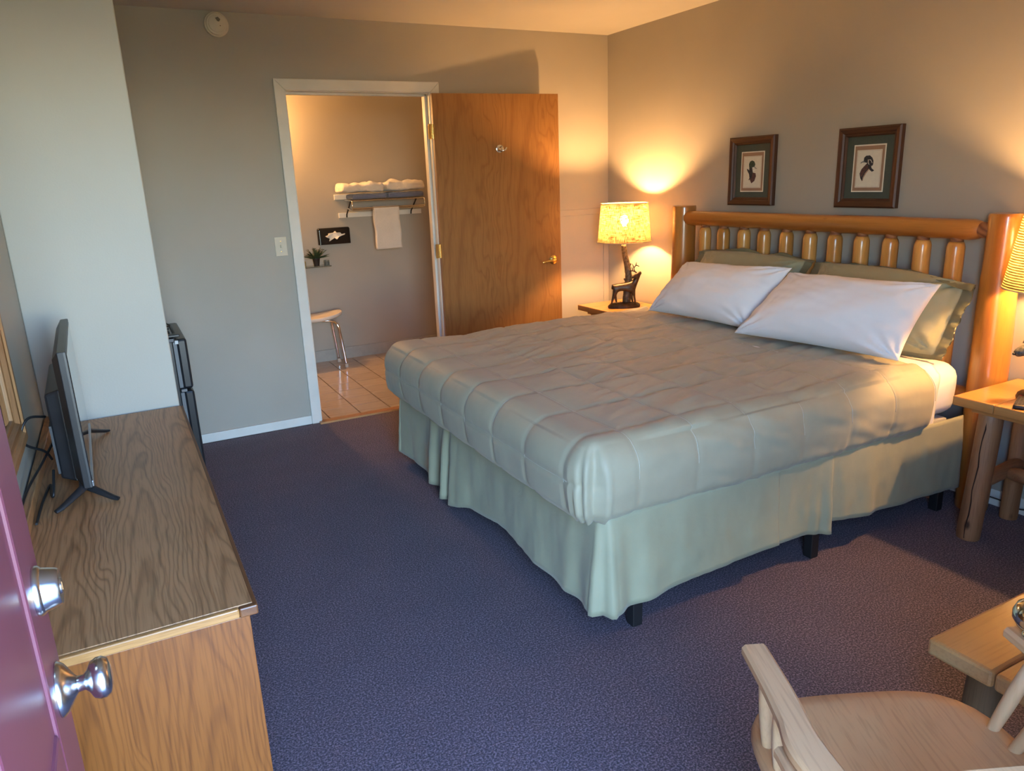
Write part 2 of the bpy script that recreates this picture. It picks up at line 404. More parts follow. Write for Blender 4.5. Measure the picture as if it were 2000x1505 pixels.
# slab built of stiles, rails and recessed panels
zr = [.012] + [z for r in rows for z in r] + [2.035]
core = bx(-.040, -.004, 0, L, .012, 2.035); slab = obj('slab', core, M_pink, d2)
def rail(y0, y1, z0, z1, nm): obj(nm, bx(-.044, 0, y0, y1, z0, z1), M_pink, d2, bevel=.0045)
rail(0, cols[0][0], .012, 2.035, 'stile'); rail(cols[1][1], L, .012, 2.035, 'stile'); rail(cols[0][1], cols[1][0], .012, 2.035, 'stile')
for c in cols:
    for z0, z1 in ((.012, .24), (.78, .92), (1.50, 1.62), (1.90, 2.035)): rail(c[0], c[1], z0, z1, 'rail')
    for z0, z1 in rows: obj('raised_panel', bx(-.043, -.001, c[0]+.032, c[1]-.032, z0+.032, z1-.032), M_pink, d2, bevel=.004)
ky = .862
kb = lathe(B(), [(r*.84, h*.80) for r, h in [(0, 0), (.039, 0), (.0395, .003), (.034, .010), (.020, .019), (.0115, .025), (.0110, .034), (.016, .039), (.0255, .044), (.0295, .052), (.0295, .060), (.025, .067), (.014, .0705), (0, .071)]], 36, origin=(0, ky, .935), axis=(1, 0, 0))
obj('door_knob', kb, M_steel, d2, smooth=50)
db = lathe(B(), [(r*.82, h*.80) for r, h in [(0, 0), (.035, 0), (.0355, .005), (.033, .009), (.0315, .010), (.0265, .028), (.0245, .031), (.012, .031), (.011, .033), (0, .033)]], 36, origin=(0, ky, 1.066), axis=(1, 0, 0))
dl = obj('deadbolt', db, M_steel, d2, smooth=40)
obj('key_slot', bx(.0262, .0269, ky-.001, ky+.001, 1.061, 1.071), M_threshold, dl)
obj('latch_plate', bx(-.036, -.008, L-.001, L+.0015, .905, .965), M_steel, d2, bevel=.001)
# ---------------------------------------------------------------- bed
M_comf = fabric('sage_satin', (.37,.342,.235), .58, .15, 1500, .10, wr=14)
M_skirt = fabric('sage_skirt', (.345,.342,.222), .6, .15, 1200, .12, wr=20)
M_sheet = fabric('white_sheet', (.80,.79,.80), .75, .1, 1400, .10, wr=12, var=.02)
M_sham = fabric('olive_sham', (.30,.29,.175), .6, .12, 1300, .12, wr=18)
M_log = wood('honey_log', (.27,.085,.012,1), (.43,.165,.028,1), (.53,.235,.05,1), axis=2, rough=.28, freq=9, stretch=.12, dist=4, knots=7, pores=.25, coat=.6)
M_logy = wood('honey_log_rail', (.25,.075,.010,1), (.38,.135,.022,1), (.46,.185,.036,1), axis=1, rough=.28, freq=9, stretch=.12, dist=4, knots=7, pores=.25, coat=.6)
M_spin = wood('honey_spindle', (.36,.14,.022,1), (.56,.25,.055,1), (.66,.34,.09,1), axis=2, rough=.3, freq=9, stretch=.12, dist=4, knots=8, pores=.25, coat=.5)
M_logend = wood('rough_log_end', (.10,.03,.012,1), (.23,.08,.03,1), (.34,.14,.05,1), axis=0, rough=.7, freq=40, stretch=.6)
M_black = plain('black_metal', (.012,.012,.013), .45, var=.1)

def rmap(p, lo, hi, r, rb=0.0, rhead=True):
    c = Vector((min(max(p.x, lo[0]+r), hi[0]-(r if rhead else 0)), min(max(p.y, lo[1]+r), hi[1]-r), min(max(p.z, lo[2]+rb), hi[2]-r)))
    d = p-c
    if d.length < 1e-9: return p.copy(), Vector((0, 0, 1))
    nn = d.normalized()
    if p.z < c.z-1e-9 and rb != r: return c + Vector((nn.x*r, nn.y*r, nn.z*rb)), nn
    return c + nn*r, nn
def rbox(bm, lo, hi, r, res, disp=None, skip=(), rb=0.0, rhead=True):
    """rounded box shell; skip: faces left open ('z0','x1',...); rb: rounding at the bottom"""
    n = [max(2, round((hi[i]-lo[i])/res)) for i in range(3)]; V = {}
    def vert(i, j, k):
        key = (i, j, k)
        if key in V: return V[key]
        p = Vector((lo[0]+(hi[0]-lo[0])*i/n[0], lo[1]+(hi[1]-lo[1])*j/n[1], lo[2]+(hi[2]-lo[2])*k/n[2]))
        q, nn = rmap(p, lo, hi, r, rb, rhead)
        if disp: q = q + disp(p, nn, q)
        V[key] = bm.verts.new(q); return V[key]
    F = {'z0': [(i,j,0,i+1,j,0,i+1,j+1,0,i,j+1,0) for i in range(n[0]) for j in range(n[1])],
         'z1': [(i,j,n[2],i+1,j,n[2],i+1,j+1,n[2],i,j+1,n[2]) for i in range(n[0]) for j in range(n[1])],
         'x0': [(0,j,k,0,j+1,k,0,j+1,k+1,0,j,k+1) for j in range(n[1]) for k in range(n[2])],
         'x1': [(n[0],j,k,n[0],j+1,k,n[0],j+1,k+1,n[0],j,k+1) for j in range(n[1]) for k in range(n[2])],
         'y0': [(i,0,k,i+1,0,k,i+1,0,k+1,i,0,k+1) for i in range(n[0]) for k in range(n[2])],
         'y1': [(i,n[1],k,i+1,n[1],k,i+1,n[1],k+1,i,n[1],k+1) for i in range(n[0]) for k in range(n[2])]}
    for key, fs in F.items():
        if key in skip: continue
        for q in fs: bm.faces.new([vert(*q[a:a+3]) for a in (0,3,6,9)])
    return bm

BXH = 3.14      # head end of the bed
bed = thing('bed_base', 'box spring on black legs with a sage green pleated bed skirt', 'bed', (2.2, 2.76, 0))
obj('box_spring', rbox(B(), (1.29, 1.845, .20), (BXH-.02, 3.675, .425), .03, .06, rb=.03), fabric('box_spring_ticking', (.5,.5,.47), .8), bed, world=True, smooth=40)
bm = B(); box(bm, 1.28, BXH-.02, 1.835, 1.875, .165, .20); box(bm, 1.28, BXH-.02, 3.645, 3.685, .165, .20); box(bm, 1.28, 1.32, 1.875, 3.645, .165, .20)
obj('frame', bm, M_black, bed, world=True)
for x, y in ((1.385, 1.815), (2.262, 1.825), (3.06, 1.83), (1.40, 2.76), (1.385, 3.66), (2.262, 3.66), (3.06, 3.66)):
    obj('leg', bx(x-.02, x+.02, y-.02, y+.02, 0, .17), M_black, bed, world=True, bevel=.003)
# bed skirt: one long cloth strip around three sides
def make_skirt():
    X0, Y0, Y1 = 1.245, 1.800, 3.725
    path = []; st = .011
    def add(p, nrm, s): path.append((Vector(p), Vector(nrm), s))
    x = BXH-.02
    while x > X0+.04: add((x, Y1, 0), (0, 1, 0), ('far', x)); x -= .03
    for k in range(0, 7): a = k/6*math.pi/2; add((X0+.04-.04*math.sin(a), Y1-.04+.04*math.cos(a), 0), (-math.sin(a), math.cos(a), 0), ('c1', k/6))
    y = Y1-.04
    while y > Y0+.04: add((X0, y, 0), (-1, 0, 0), ('foot', y)); y -= st
    for k in range(0, 9): a = k/8*math.pi/2; add((X0+.04-.04*math.cos(a), Y0+.04-.04*math.sin(a), 0), (-math.cos(a), -math.sin(a), 0), ('c2', k/8))
    x = X0+.05
    while x < BXH: add((x, Y0, 0), (0, -1, 0), ('near', x)); x += st if not (2.0 < x < 2.36) else .006
    def pw(tab, x):
        if x <= tab[0][0]: return tab[0][1]
        for (a, u), (b, v) in zip(tab, tab[1:]):
            if x <= b: t = (x-a)/(b-a); t = t*t*(3-2*t); return u+(v-u)*t
        return tab[-1][1]
    foot_out = [(1.84,.036),(1.93,.014),(2.00,.030),(2.10,.016),(2.2,.022),(2.35,.012),(2.60,.002),(2.80,.012),(2.93,.040),(2.99,.052),(3.03,.020),(3.07,.062),(3.12,.028),(3.18,.012),(3.24,.048),(3.29,.020),(3.36,.006),(3.5,.012),(3.70,.035)]
    foot_hem = [(1.84,.09),(2.0,.085),(2.2,.085),(2.5,.105),(2.8,.075),(2.99,.035),(3.06,.038),(3.2,.05),(3.34,.065),(3.5,.07),(3.70,.075)]
    near_out = [(1.29,.035),(1.35,.006),(1.42,.022),(1.52,.004),(1.75,.006),(1.95,.014),(2.028,.020),(2.034,-.012),(2.10,-.006),(2.20,-.004),(2.255,.010),(2.30,.030),(2.312,.030),(2.322,-.002),(2.42,.010),(2.52,.030),(2.60,.008),(2.85,.004),(3.0,.012),(3.13,.02)]
    near_hem = [(1.29,.09),(1.42,.095),(1.74,.115),(2.028,.135),(2.034,.118),(2.2,.118),(2.25,.112),(2.31,.105),(2.322,.142),(2.5,.13),(2.8,.11),(3.13,.105)]
    bm = B(); NT = 16; rows = []
    for p, nrm, (kind, c) in path:
        if kind == 'far': o, h = .02 + .012*math.sin(c*14), .07
        elif kind == 'foot': o, h = pw(foot_out, c), pw(foot_hem, c)
        elif kind == 'near': o, h = pw(near_out, c), pw(near_hem, c)
        elif kind == 'c1': o, h = .035+.01*math.sin(c*3.1), .075
        else: o, h = .036 + .014*math.sin(c*9.4), .088
        row = []
        for j in range(NT+1):
            t = j/NT; z = .437 + (h-.437)*t
            w = (t**.8)
            wr = .006*n3(p.x*9, p.y*9, z*5)*min(1, t*3)*(1 if kind != 'far' else 0) + .003*n3(p.x*25, p.y*25, z*18)*min(1, t*3)
            fine = .0
            q = p + nrm*(o*w + wr + fine); row.append(bm.verts.new((q.x, q.y, z)))
        rows.append(row)
    for a, b in zip(rows, rows[1:]):
        for j in range(NT): bm.faces.new((a[j], b[j], b[j+1], a[j+1]))
    # platform cloth under the mattress
    return obj('bed_skirt', bm, M_skirt, bed, world=True, smooth=180, solid=.002)
make_skirt()
# hem stitching
mat_ = obj('mattress', rbox(B(), (1.27, 1.84, .43), (BXH, 3.685, .665), .06, .03, rb=.05,
     disp=lambda p, n, q: n*(.004*n3(q.x, q.y, q.z, 9) + .012*math.sin(max(0, min(1, (p.z-.43)/.235))*math.pi)*(1 if abs(n.z) < .5 else 0))), M_sheet, loc=(2.2, 2.76, .43), smooth=180)
tag(mat_, 'mattress in a white fitted sheet, its corner bare beside the nightstand with the remote', 'mattress')

def sheet_disp(p, n, q):
    d = n*(.003*n3(q.x, q.y, q.z, 14))
    if abs(n.z) < .4: d += n*(.010*sst(.66, .44, p.z)*math.sin(p.x*55) + .006)
    return d
sh = obj('top_sheet', rbox(B(), (2.55, 1.818, .405), (2.955, 3.707, .682), .062, .0125, disp=sheet_disp, skip=('z0', 'x1', 'x0'), rhead=False), M_sheet, loc=(2.75, 2.76, .41), smooth=180, solid=.003)
# only the fold that shows past the quilt
tag(sh, 'white flat sheet hanging out past the head end of the green comforter', 'sheet')

YS = [1.903 + .2545*k for k in range(8)]; XS = [1.37 + .25*k for k in range(7)]
def comf_disp(p, n, q):
    top = n.z > .72; out = Vector((0, 0, 0)); d = 0.0
    z0, z1 = .415, .692
    t = (p.z-z0)/(z1-z0)
    side = 1-max(0, n.z)
    near = n.y < -.6; foot = n.x < -.6; far = n.y > .6
    # unfolded distance to the closest seams
    def groove(v, S): return min(abs(v-s) for s in S)
    g = 1.0
    if not (near or far): g = min(g, groove(q.y, YS))
    elif n.z > .25: g = min(g, groove(q.y, YS))
    if not foot: g = min(g, groove(q.x, XS))
    if foot or (n.x < -.3 and n.z < .7): g = min(g, abs(p.z-.555))
    soft = .55 if near else 1
    d += -.0055*soft*math.exp(-(g/.0085)**2) + .0038*soft*min(1, g/.08)
    # body of the side drop
    d += side*(.022*math.sin(max(0, min(1, t))*math.pi*.95+.12) - .020*sst(.14, 0, t))
    # creases
    if top:
        a = q.x*.94 + q.y*.35; b = -q.x*.35 + q.y*.94
        m = sst(1.25, 1.7, q.x)
        d += .010*n3(a*3.2, b*11, 2.3)*m + .0065*n3(a*8, b*30, 7.7)*m + .003*n3(q.x*40, q.y*18, 3)*m*.6
        d += .012*n3(q.x, q.y, 0, 2.2)
    elif near:
        m = sst(1.5, 1.8, q.x)*sst(2.75, 2.45, q.x)
        u = q.x*.97 - q.z*.32; w = q.z*.97 + q.x*.32
        d += .010*m*n3(u*4, w*24, 1.1) + .004*n3(q.x*30, q.z*8, 4)*sst(.3, .05, t)
        d += .010*n3(q.x*2.2, q.z*3, 6) + .003*n3(q.x*7, q.z*24, 9)
    elif foot:
        d += .0012*n3(q.y*34, q.z*9, 5) + .005*n3(q.y*6, q.z*8, 2)
    # tucked corner pleat at the foot
    if n.x < -.12 and n.y < -.12 and n.z < .85:
        a = math.degrees(math.atan2(-n.y, -n.x))
        k = 1-max(0, n.z)
        d += k*(-.026*math.exp(-((a-60)/9)**2) + .008*math.sin(a*.33)*sst(1, .3, t) - .006*math.exp(-((a-30)/6)**2))
    # plump head edge
    return n*d
CLO, CHI = (1.178, 1.793, .415), (2.862, 3.735, .692)
cf = obj('comforter', rbox(B(), CLO, CHI, .085, .0105, disp=comf_disp, skip=('z0', 'x1'), rhead=False), M_comf, loc=(2.0, 2.76, .42), smooth=180, solid=.018)
# stitched seam lines of the quilting
M_thread = plain('sage_thread', (.46,.455,.37), .6)
def seam_path(fn, n):
    out = []
    for i in range(n+1):
        p = Vector(fn(i/n)); q, nn = rmap(p, CLO, CHI, .085, 0, False); out.append(q + comf_disp(p, nn, q) + nn*.0006)
    return out
def over_foot(y):
    a = CHI[2]-CLO[2]; b = CHI[0]-CLO[0]; tt = a+b
    return lambda t: (CLO[0], y, CLO[2]+.012+(a-.012)*(t*tt/a)) if t*tt < a else (CLO[0]+(t*tt-a), y, CHI[2])
for y in YS: obj('seam', tube(B(), seam_path(over_foot(y), 150), .0013, 5), M_thread, cf, world=True, smooth=180)
for x in XS:
    a = CHI[2]-CLO[2]; b = CHI[1]-CLO[1]; tt = a+b
    obj('seam', tube(B(), seam_path(lambda t: (x, CLO[1], CLO[2]+a*.5+a*.5*(t*tt/a)) if t*tt < a else (x, CLO[1]+(t*tt-a), CHI[2]), 150), .0012, 5), M_thread, cf, world=True, smooth=180)
obj('seam', tube(B(), seam_path(lambda t: (CLO[0], CHI[1]-.09-(CHI[1]-CLO[1]-.18)*t, .555), 120), .0013, 5), M_thread, cf, world=True, smooth=180)
tag(cf, 'sage green quilted comforter spread over the whole bed', 'comforter')

# ---- headboard
def log(bm, p0, p1, r, ends=(.8, .8), seed=0, n=18, m=22, bump=.035, cham=.03, prof=None):
    p0, p1 = Vector(p0), Vector(p1); d = p1-p0; Ln = d.length; u, v, d = frame_of(d); rings = []
    st = [0, cham/Ln*.35, cham/Ln] + [cham/Ln+(1-2*cham/Ln)*k/m for k in range(1, m)] + [1-cham/Ln, 1-cham/Ln*.35, 1]
    for s in st:
        e = 1
        if s*Ln < cham: e = ends[0]+(1-ends[0])*(s*Ln/cham)**.6
        if (1-s)*Ln < cham: e = min(e, ends[1]+(1-ends[1])*((1-s)*Ln/cham)**.6)
        rr = r*(prof(s) if prof else 1)*e
        rings.append([bm.verts.new(p0 + d*(Ln*s) + (u*math.cos(2*math.pi*k/n)+v*math.sin(2*math.pi*k/n))*rr*(1+bump*n3(math.cos(2*math.pi*k/n)+seed*3.1, math.sin(2*math.pi*k/n)+seed, s*Ln*4+seed))) for k in range(n)])
    for a, b in zip(rings, rings[1:]):
        for k in range(n): bm.faces.new((a[k], a[(k+1) % n], b[(k+1) % n], b[k]))
    for rg in (rings[0], rings[-1]):
        f = bm.faces.new(rg)
        if len(bm.faces) and bm.loops is not None: f.material_index = 0
    return bm
hb = thing('log_headboard', 'honey lacquered log headboard with eleven spindles behind the pillows', 'headboard', (3.2, 2.75, 0))
obj('post', log(B(), (3.21, 3.73, 0), (3.21, 3.73, 1.288), .076, (.97, .97), 1, bump=.05, cham=.012, prof=lambda s: 1.02+.07*math.sin(s*5)), M_log, hb, world=True, smooth=60)
obj('post', log(B(), (3.215, 1.762, 0), (3.215, 1.778, 1.285), .068, (.97, .95), 2, bump=.05, cham=.014, prof=lambda s: .97+.13*math.sin(min(1, s*1.1)*3.1)), M_log, hb, world=True, smooth=60)
rl = obj('rail', log(B(), (3.2, 1.86, 1.216), (3.2, 3.70, 1.216), .044, (.7, .8), 3, bump=.05, cham=.035), M_logy, hb, world=True, smooth=60)
obj('tenon', log(B(), (3.2, 1.815, 1.216), (3.2, 1.868, 1.216), .033, (.75, 1), 4, cham=.01, m=3), M_logend, rl, world=True, smooth=60)
obj('rail', log(B(), (3.2, 1.83, .50), (3.2, 3.68, .50), .044, (.7, .8), 5, bump=.05, cham=.035), M_logy, hb, world=True, smooth=60)
for i, y in enumerate((3.521, 3.364, 3.2, 3.049, 2.89, 2.735, 2.581, 2.428, 2.275, 2.116, 1.964)):
    sp = obj('spindle', log(B(), (3.2, y, .535), (3.2, y, 1.163), .0365+.002*n3(i*3.3, 1, 1), (.74, .74), 10+i, bump=.025, cham=.022, n=14, m=14), M_spin, hb, world=True, smooth=60)
    obj('spindle_tip', log(B(), (3.2, y, 1.150), (3.2, y, 1.185), .0265, (1, 1), 30+i, cham=.004, n=12, m=3), M_logend, sp, world=True, smooth=60)

# ---- pillows
def pillow(name, label, cat, BL, BR, TL, TR, T, mat, seed, flange=0, group=None, nhint=(-1, 0, .5), nu=64, nv=44, droop=None, pinch=(.045, .07)):
    BL, BR, TL, TR = map(Vector, (BL, BR, TL, TR))
    nrm = (BR-BL).cross(TL-BL).normalized()
    if nrm.dot(Vector(nhint)) < 0: nrm = -nrm
    inn = 1-flange
    def P(u, v, side):
        uu = u*(1-pinch[0]*(1-v*v)); vv = v*(1-pinch[1]*(1-u*u))
        a, b = (uu+1)/2, (vv+1)/2
        p = BL*(1-a)*(1-b) + BR*a*(1-b) + TL*(1-a)*b + TR*a*b
        x, y = u/inn, v/inn; h = 0
        if abs(x) < 1 and abs(y) < 1: h = T*((1-abs(x)**2.2)*(1-abs(y)**2.2))**.52*(1-.12*y)
        edge = max(abs(u), abs(v))
        w = .0
        if flange:
            fl = sst(inn-.02, 1, edge)
            w += fl*(.024*n3(u*3.1+seed, v*3.1, seed*1.7)+.012*n3(u*8+seed, v*8, 3))
        # radiating creases near the corners and edges
        cr = sst(.35, .95, min(abs(x), 1))*sst(.25, .9, min(abs(y), 1))
        ang = math.atan2(abs(y)-1.02, abs(x)-1.02)
        w2 = cr*.010*math.sin(ang*14+seed*2+2*n3(u*2, v*2, seed)) + .009*n3(u*2.3+seed, v*2.3, seed) + .0045*n3(u*3+v*7+seed, v*2-u*2, seed*2)+.003*n3(u*12+seed, v*5, seed)
        off = (h*.62 + w2*min(1, h/(T*.25)))*(1 if side > 0 else 0) - (h*.38 if side < 0 else 0)
        q = p + nrm*(off + w)
        if droop: q += droop(u, v)
        return q
    bm = B(); front = [[None]*(nv+1) for _ in range(nu+1)]; back = [[None]*(nv+1) for _ in range(nu+1)]
    cosp = lambda t: -math.cos(t*math.pi)*.55 + (2*t-1)*.45
    for i in range(nu+1):
        for j in range(nv+1):
            u, v = cosp(i/nu), cosp(j/nv)
            front[i][j] = bm.verts.new(P(u, v, 1))
            bd = i in (0, nu) or j in (0, nv)
            back[i][j] = front[i][j] if bd else bm.verts.new(P(u, v, -1))
    for i in range(nu):
        for j in range(nv):
            bm.faces.new((front[i][j], front[i+1][j], front[i+1][j+1], front[i][j+1]))
            bm.faces.new((back[i][j], back[i][j+1], back[i+1][j+1], back[i+1][j]))
    base = (BL+BR)/2
    o = obj(name, bm, mat, loc=tuple(base), smooth=180)
    return tag(o, label, cat, group)
pillow('sham_pillow', 'olive green sham behind the white pillow beside the deer lamp', 'pillow', (2.99, 3.50, .70), (2.99, 2.70, .70), (3.125, 3.47, 1.05), (3.125, 2.64, 1.05), .15, M_sham, 3.3, .13, 'green pillow shams', pinch=(-.0, -.12),
       droop=lambda u, v: Vector((.02, 0, -.03))*sst(.85, 1, v)*(.5+.9*n3(u*3, 1, 4)))
pillow('sham_pillow', 'olive green sham with a loose corner at the bare mattress side of the bed', 'pillow', (2.95, 2.64, .70), (3.02, 1.855, .685), (3.12, 2.62, 1.05), (3.105, 1.79, 1.035), .16, M_sham, 7.1, .13, 'green pillow shams', pinch=(-.0, -.10),
       droop=lambda u, v: Vector((-.05*sst(.8, 1, v)*sst(.2, .7, u), 0, -.02*sst(.85, 1, v) - .03*sst(.8, 1, v)*sst(.4, .9, u))))
pillow('white_pillow', 'white pillow leaning on its sham at the deer lamp side of the bed', 'pillow', (2.735, 3.475, .712), (2.775, 2.715, .712), (2.955, 3.40, .985), (2.93, 2.60, 1.02), .185, M_sheet, 1.7, 0, 'white bed pillows')
pillow('white_pillow', 'white pillow with an open hem at the bare mattress side of the bed', 'pillow', (2.66, 2.70, .712), (2.775, 1.885, .712), (2.915, 2.60, 1.0), (2.925, 1.835, 1.02), .19, M_sheet, 5.2, 0, 'white bed pillows')
# ---------------------------------------------------------------- nightstands
M_nsleg = wood('peeled_log_leg', (.20,.085,.035,1), (.30,.145,.065,1), (.38,.20,.095,1), axis=2, rough=.5, freq=9, stretch=.1, dist=4, knots=9, pores=.4)
M_nslegx = wood('peeled_log_stretcher', (.20,.085,.035,1), (.30,.145,.065,1), (.38,.20,.095,1), axis=0, rough=.5, freq=9, stretch=.1, dist=4, knots=9, pores=.4)
M_nstop = wood('nightstand_pine', (.36,.14,.03,1), (.50,.225,.06,1), (.60,.30,.095,1), axis=1, rough=.34, freq=8, stretch=.08, dist=5, knots=5, pores=.25, coat=.2)
M_crack = plain('log_crack', (.03,.012,.006), .9)
def nightstand(loc, label, w, d, seed):
    """local: x 0 (front) to d (wall), y -w..0, z up"""
    t = thing('log_nightstand', label, 'nightstand', loc, 0, 'log nightstands')
    n = 3
    for i in range(n):
        obj('plank', bx(0, d, -w+w*i/n+.0006, -w+w*(i+1)/n-.0006, .562, .60), M_nstop, t, bevel=.004)
    obj('apron', bx(.05, d-.05, -w+.05, -.05, .535, .562), M_nstop, t, bevel=.003)
    for (x, y, s, r) in ((.098, -.105, 1, .044), (d-.065, -.085, 2, .036), (.098, -w+.105, 3, .044), (d-.065, -w+.085, 4, .036)):
        sx = -1 if s in (1, 3) else 1; sy = 1 if s in (1, 2) else -1
        lg = obj('leg', log(B(), (x+sx*.028 if sx < 0 else x+.01, y+sy*.012, 0), (x, y, .552), r, (.95, .78), seed+s, bump=.06, cham=.018, m=16), M_nsleg, t, smooth=60)
        if s == 1:
            pts = [(x-.028-.041+.030*k/10+.004*math.sin(k*1.7), y-.010-.012*math.sin(k*.9+1)*.4, .02+.5*k/10) for k in range(11)]
            obj('drying_crack', tube(B(), [(x-.028*(1-k/10)-.0415, y-.006+.010*(1-k/10)+.003*math.sin(k*1.9), .012+.52*k/10) for k in range(11)], [.0018]+[.0034]*9+[.002], 6), M_crack, lg)
    for y in (-.10, -w+.10):
        obj('stretcher', log(B(), (.115, y, .245), (d-.09, y, .265), .030, (.8, .8), seed+7, bump=.06, m=8), M_nslegx, t, smooth=60)
    obj('stretcher', log(B(), (.25, -.125, .255), (.25, -w+.125, .255), .029, (.8, .8), seed+9, bump=.06, m=8), M_nslegx, t, smooth=60)
    return t
nightstand((2.852, 1.690, 0), 'log nightstand with cracked leg holding the remote control', .48, .445, 40)
nightstand((2.885, 4.475, 0), 'log nightstand in the room corner carrying the deer lamp', .46, .415, 60)

# ---------------------------------------------------------------- lamps
def shade_mat(name, col, ribs):
    m = Mat(name); c = m.coord()
    m.nt.nodes.remove(m.b)
    df = m.n('ShaderNodeBsdfDiffuse'); tr = m.n('ShaderNodeBsdfTranslucent'); tp = m.n('ShaderNodeBsdfTransparent')
    w1 = m.n('ShaderNodeTexNoise'); mp = m.n('ShaderNodeMapping'); mp.inputs['Scale'].default_value = (ribs and 3 or 90, ribs and 3 or 90, ribs or 10); m.l(c, mp.inputs[0]); w1.inputs['Scale'].default_value = 3; m.l(mp.outputs[0], w1.inputs['Vector'])
    if ribs:
        w1 = m.n('ShaderNodeTexWave', wave_type='BANDS', bands_direction='Z'); w1.inputs['Scale'].default_value = 34; m.l(c, w1.inputs['Vector'])
    w2 = m.n('ShaderNodeTexNoise'); mq = m.n('ShaderNodeMapping'); mq.inputs['Scale'].default_value = (8, 8, 160); m.l(c, mq.inputs[0]); w2.inputs['Scale'].default_value = 3; m.l(mq.outputs[0], w2.inputs['Vector'])
    mixc = m.mix(.5, w1.outputs[0], w2.outputs[0])
    colr = m.ramp(mixc, [(.38, tuple(x*.42 for x in col)+(1,)), (.6, tuple(x*1.12 for x in col)+(1,))])
    for s in (df, tr): m.l(colr, s.inputs[0])
    a = m.n('ShaderNodeMixShader'); a.inputs[0].default_value = .52; m.l(df.outputs[0], a.inputs[1]); m.l(tr.outputs[0], a.inputs[2])
    hole = m.ramp(mixc, [(.46, (0,0,0,1)), (.62, (.30,.30,.30,1))])
    b = m.n('ShaderNodeMixShader'); m.l(hole, b.inputs[0]); m.l(a.outputs[0], b.inputs[1]); m.l(tp.outputs[0], b.inputs[2])
    m.l(b.outputs[0], m.out.inputs[0]); return m.m
def emit_mat(name, col, strength):
    m = Mat(name); m.nt.nodes.remove(m.b); e = m.n('ShaderNodeEmission'); e.inputs[0].default_value = tuple(col)+(1,); e.inputs[1].default_value = strength
    m.l(e.outputs[0], m.out.inputs[0]); return m.m
M_bronze = plain('dark_bronze', (.052,.028,.014), .38, .35, var=.5, nscale=50, bump=.3, bscale=120)
M_bark = plain('bronze_bark', (.095,.065,.035), .6, .2, var=.7, nscale=70, bump=.8, bscale=140)
M_rock = plain('bronze_rock', (.045,.026,.015), .5, .3, var=.6, nscale=60, bump=.8, bscale=120)
M_pewter = plain('painted_animal_fur', (.085,.080,.070), .55, .1, var=.8, nscale=90, bump=.5, bscale=300)
def lamp_common(t, r0, r1, z0, z1, smat, bulb, bz, top):
    bm = B(); grid(bm, 64, 8, lambda u, v: ((r0+(r1-r0)*v)*math.cos(u*2*math.pi), (r0+(r1-r0)*v)*math.sin(u*2*math.pi), z0+(z1-z0)*v), closed_u=True)
    sh = obj('lamp_shade', bm, smat, t, smooth=180, solid=.0012)
    for r, z in ((r0, z0), (r1, z1)):
        obj('shade_rim', tube(B(), [((r+.0005)*math.cos(k*math.pi/32), (r+.0005)*math.sin(k*math.pi/32), z) for k in range(64)], .0028, 6, closed=True), plain('shade_trim', (.62,.5,.3), .8), sh, smooth=180)
    # wire spider holding the shade
    bm = B()
    for k in range(3):
        a = k*2*math.pi/3+.4; tube(bm, [(.008*math.cos(a), .008*math.sin(a), z1-.03), (r1*.96*math.cos(a), r1*.96*math.sin(a), z1-.004)], .0014, 6)
    tube(bm, spline([(.0, -.01, bz-.055), (0, -.045, bz-.02), (0, -.05, bz+.03), (0, 0, z1-.03), (0, .05, bz+.03), (0, .045, bz-.02), (0, .01, bz-.055)], 5), .0016, 6)
    obj('harp', bm, M_brass, t, smooth=60)
    bm = lathe(B(), [(0, top), (.010, top), (.010, bz-.060), (.017, bz-.055), (.018, bz-.032), (.014, bz-.030), (0, bz-.030)], 14)
    obj('socket', bm, M_brass, t, smooth=40)
    bm = lathe(B(), [(.0, bz-.034), (.013, bz-.034), (.014, bz-.024), (.024, bz-.008), (.030, bz+.010), (.029, bz+.022), (.022, bz+.034), (.010, bz+.040), (0, bz+.041)], 18)
    obj('bulb', bm, bulb, t, smooth=60)
WARM = (1.0, .54, .20)
M_bulb = emit_mat('warm_bulb', WARM, BULB)
M_bulb2 = emit_mat('warm_bulb_ribbed_lamp', WARM, BULB*.85)
def rocky_base(a, b, h, seed):
    bm = B(); N = 40
    rings = []
    for rr, z in ((1.0, 0), (1.02, .3), (.97, .62), (.86, .9), (.6, 1.0), (.3, 1.0)):
        rings.append([bm.verts.new((a*rr*(1+.06*n3(math.cos(k/N*6.283)*2+seed, math.sin(k/N*6.283)*2, rr*4))*math.cos(k/N*6.283), b*rr*(1+.06*n3(math.cos(k/N*6.283)*2+seed, math.sin(k/N*6.283)*2, rr*4))*math.sin(k/N*6.283), h*z + (0 if z == 0 else .010*n3(k*.7+seed, rr*5, z*3)))) for k in range(N)])
    for p, q in zip(rings, rings[1:]):
        for k in range(N): bm.faces.new((p[k], p[(k+1) % N], q[(k+1) % N], q[k]))
    bm.faces.new(rings[0][::-1]); bm.faces.new(rings[-1]); return bm

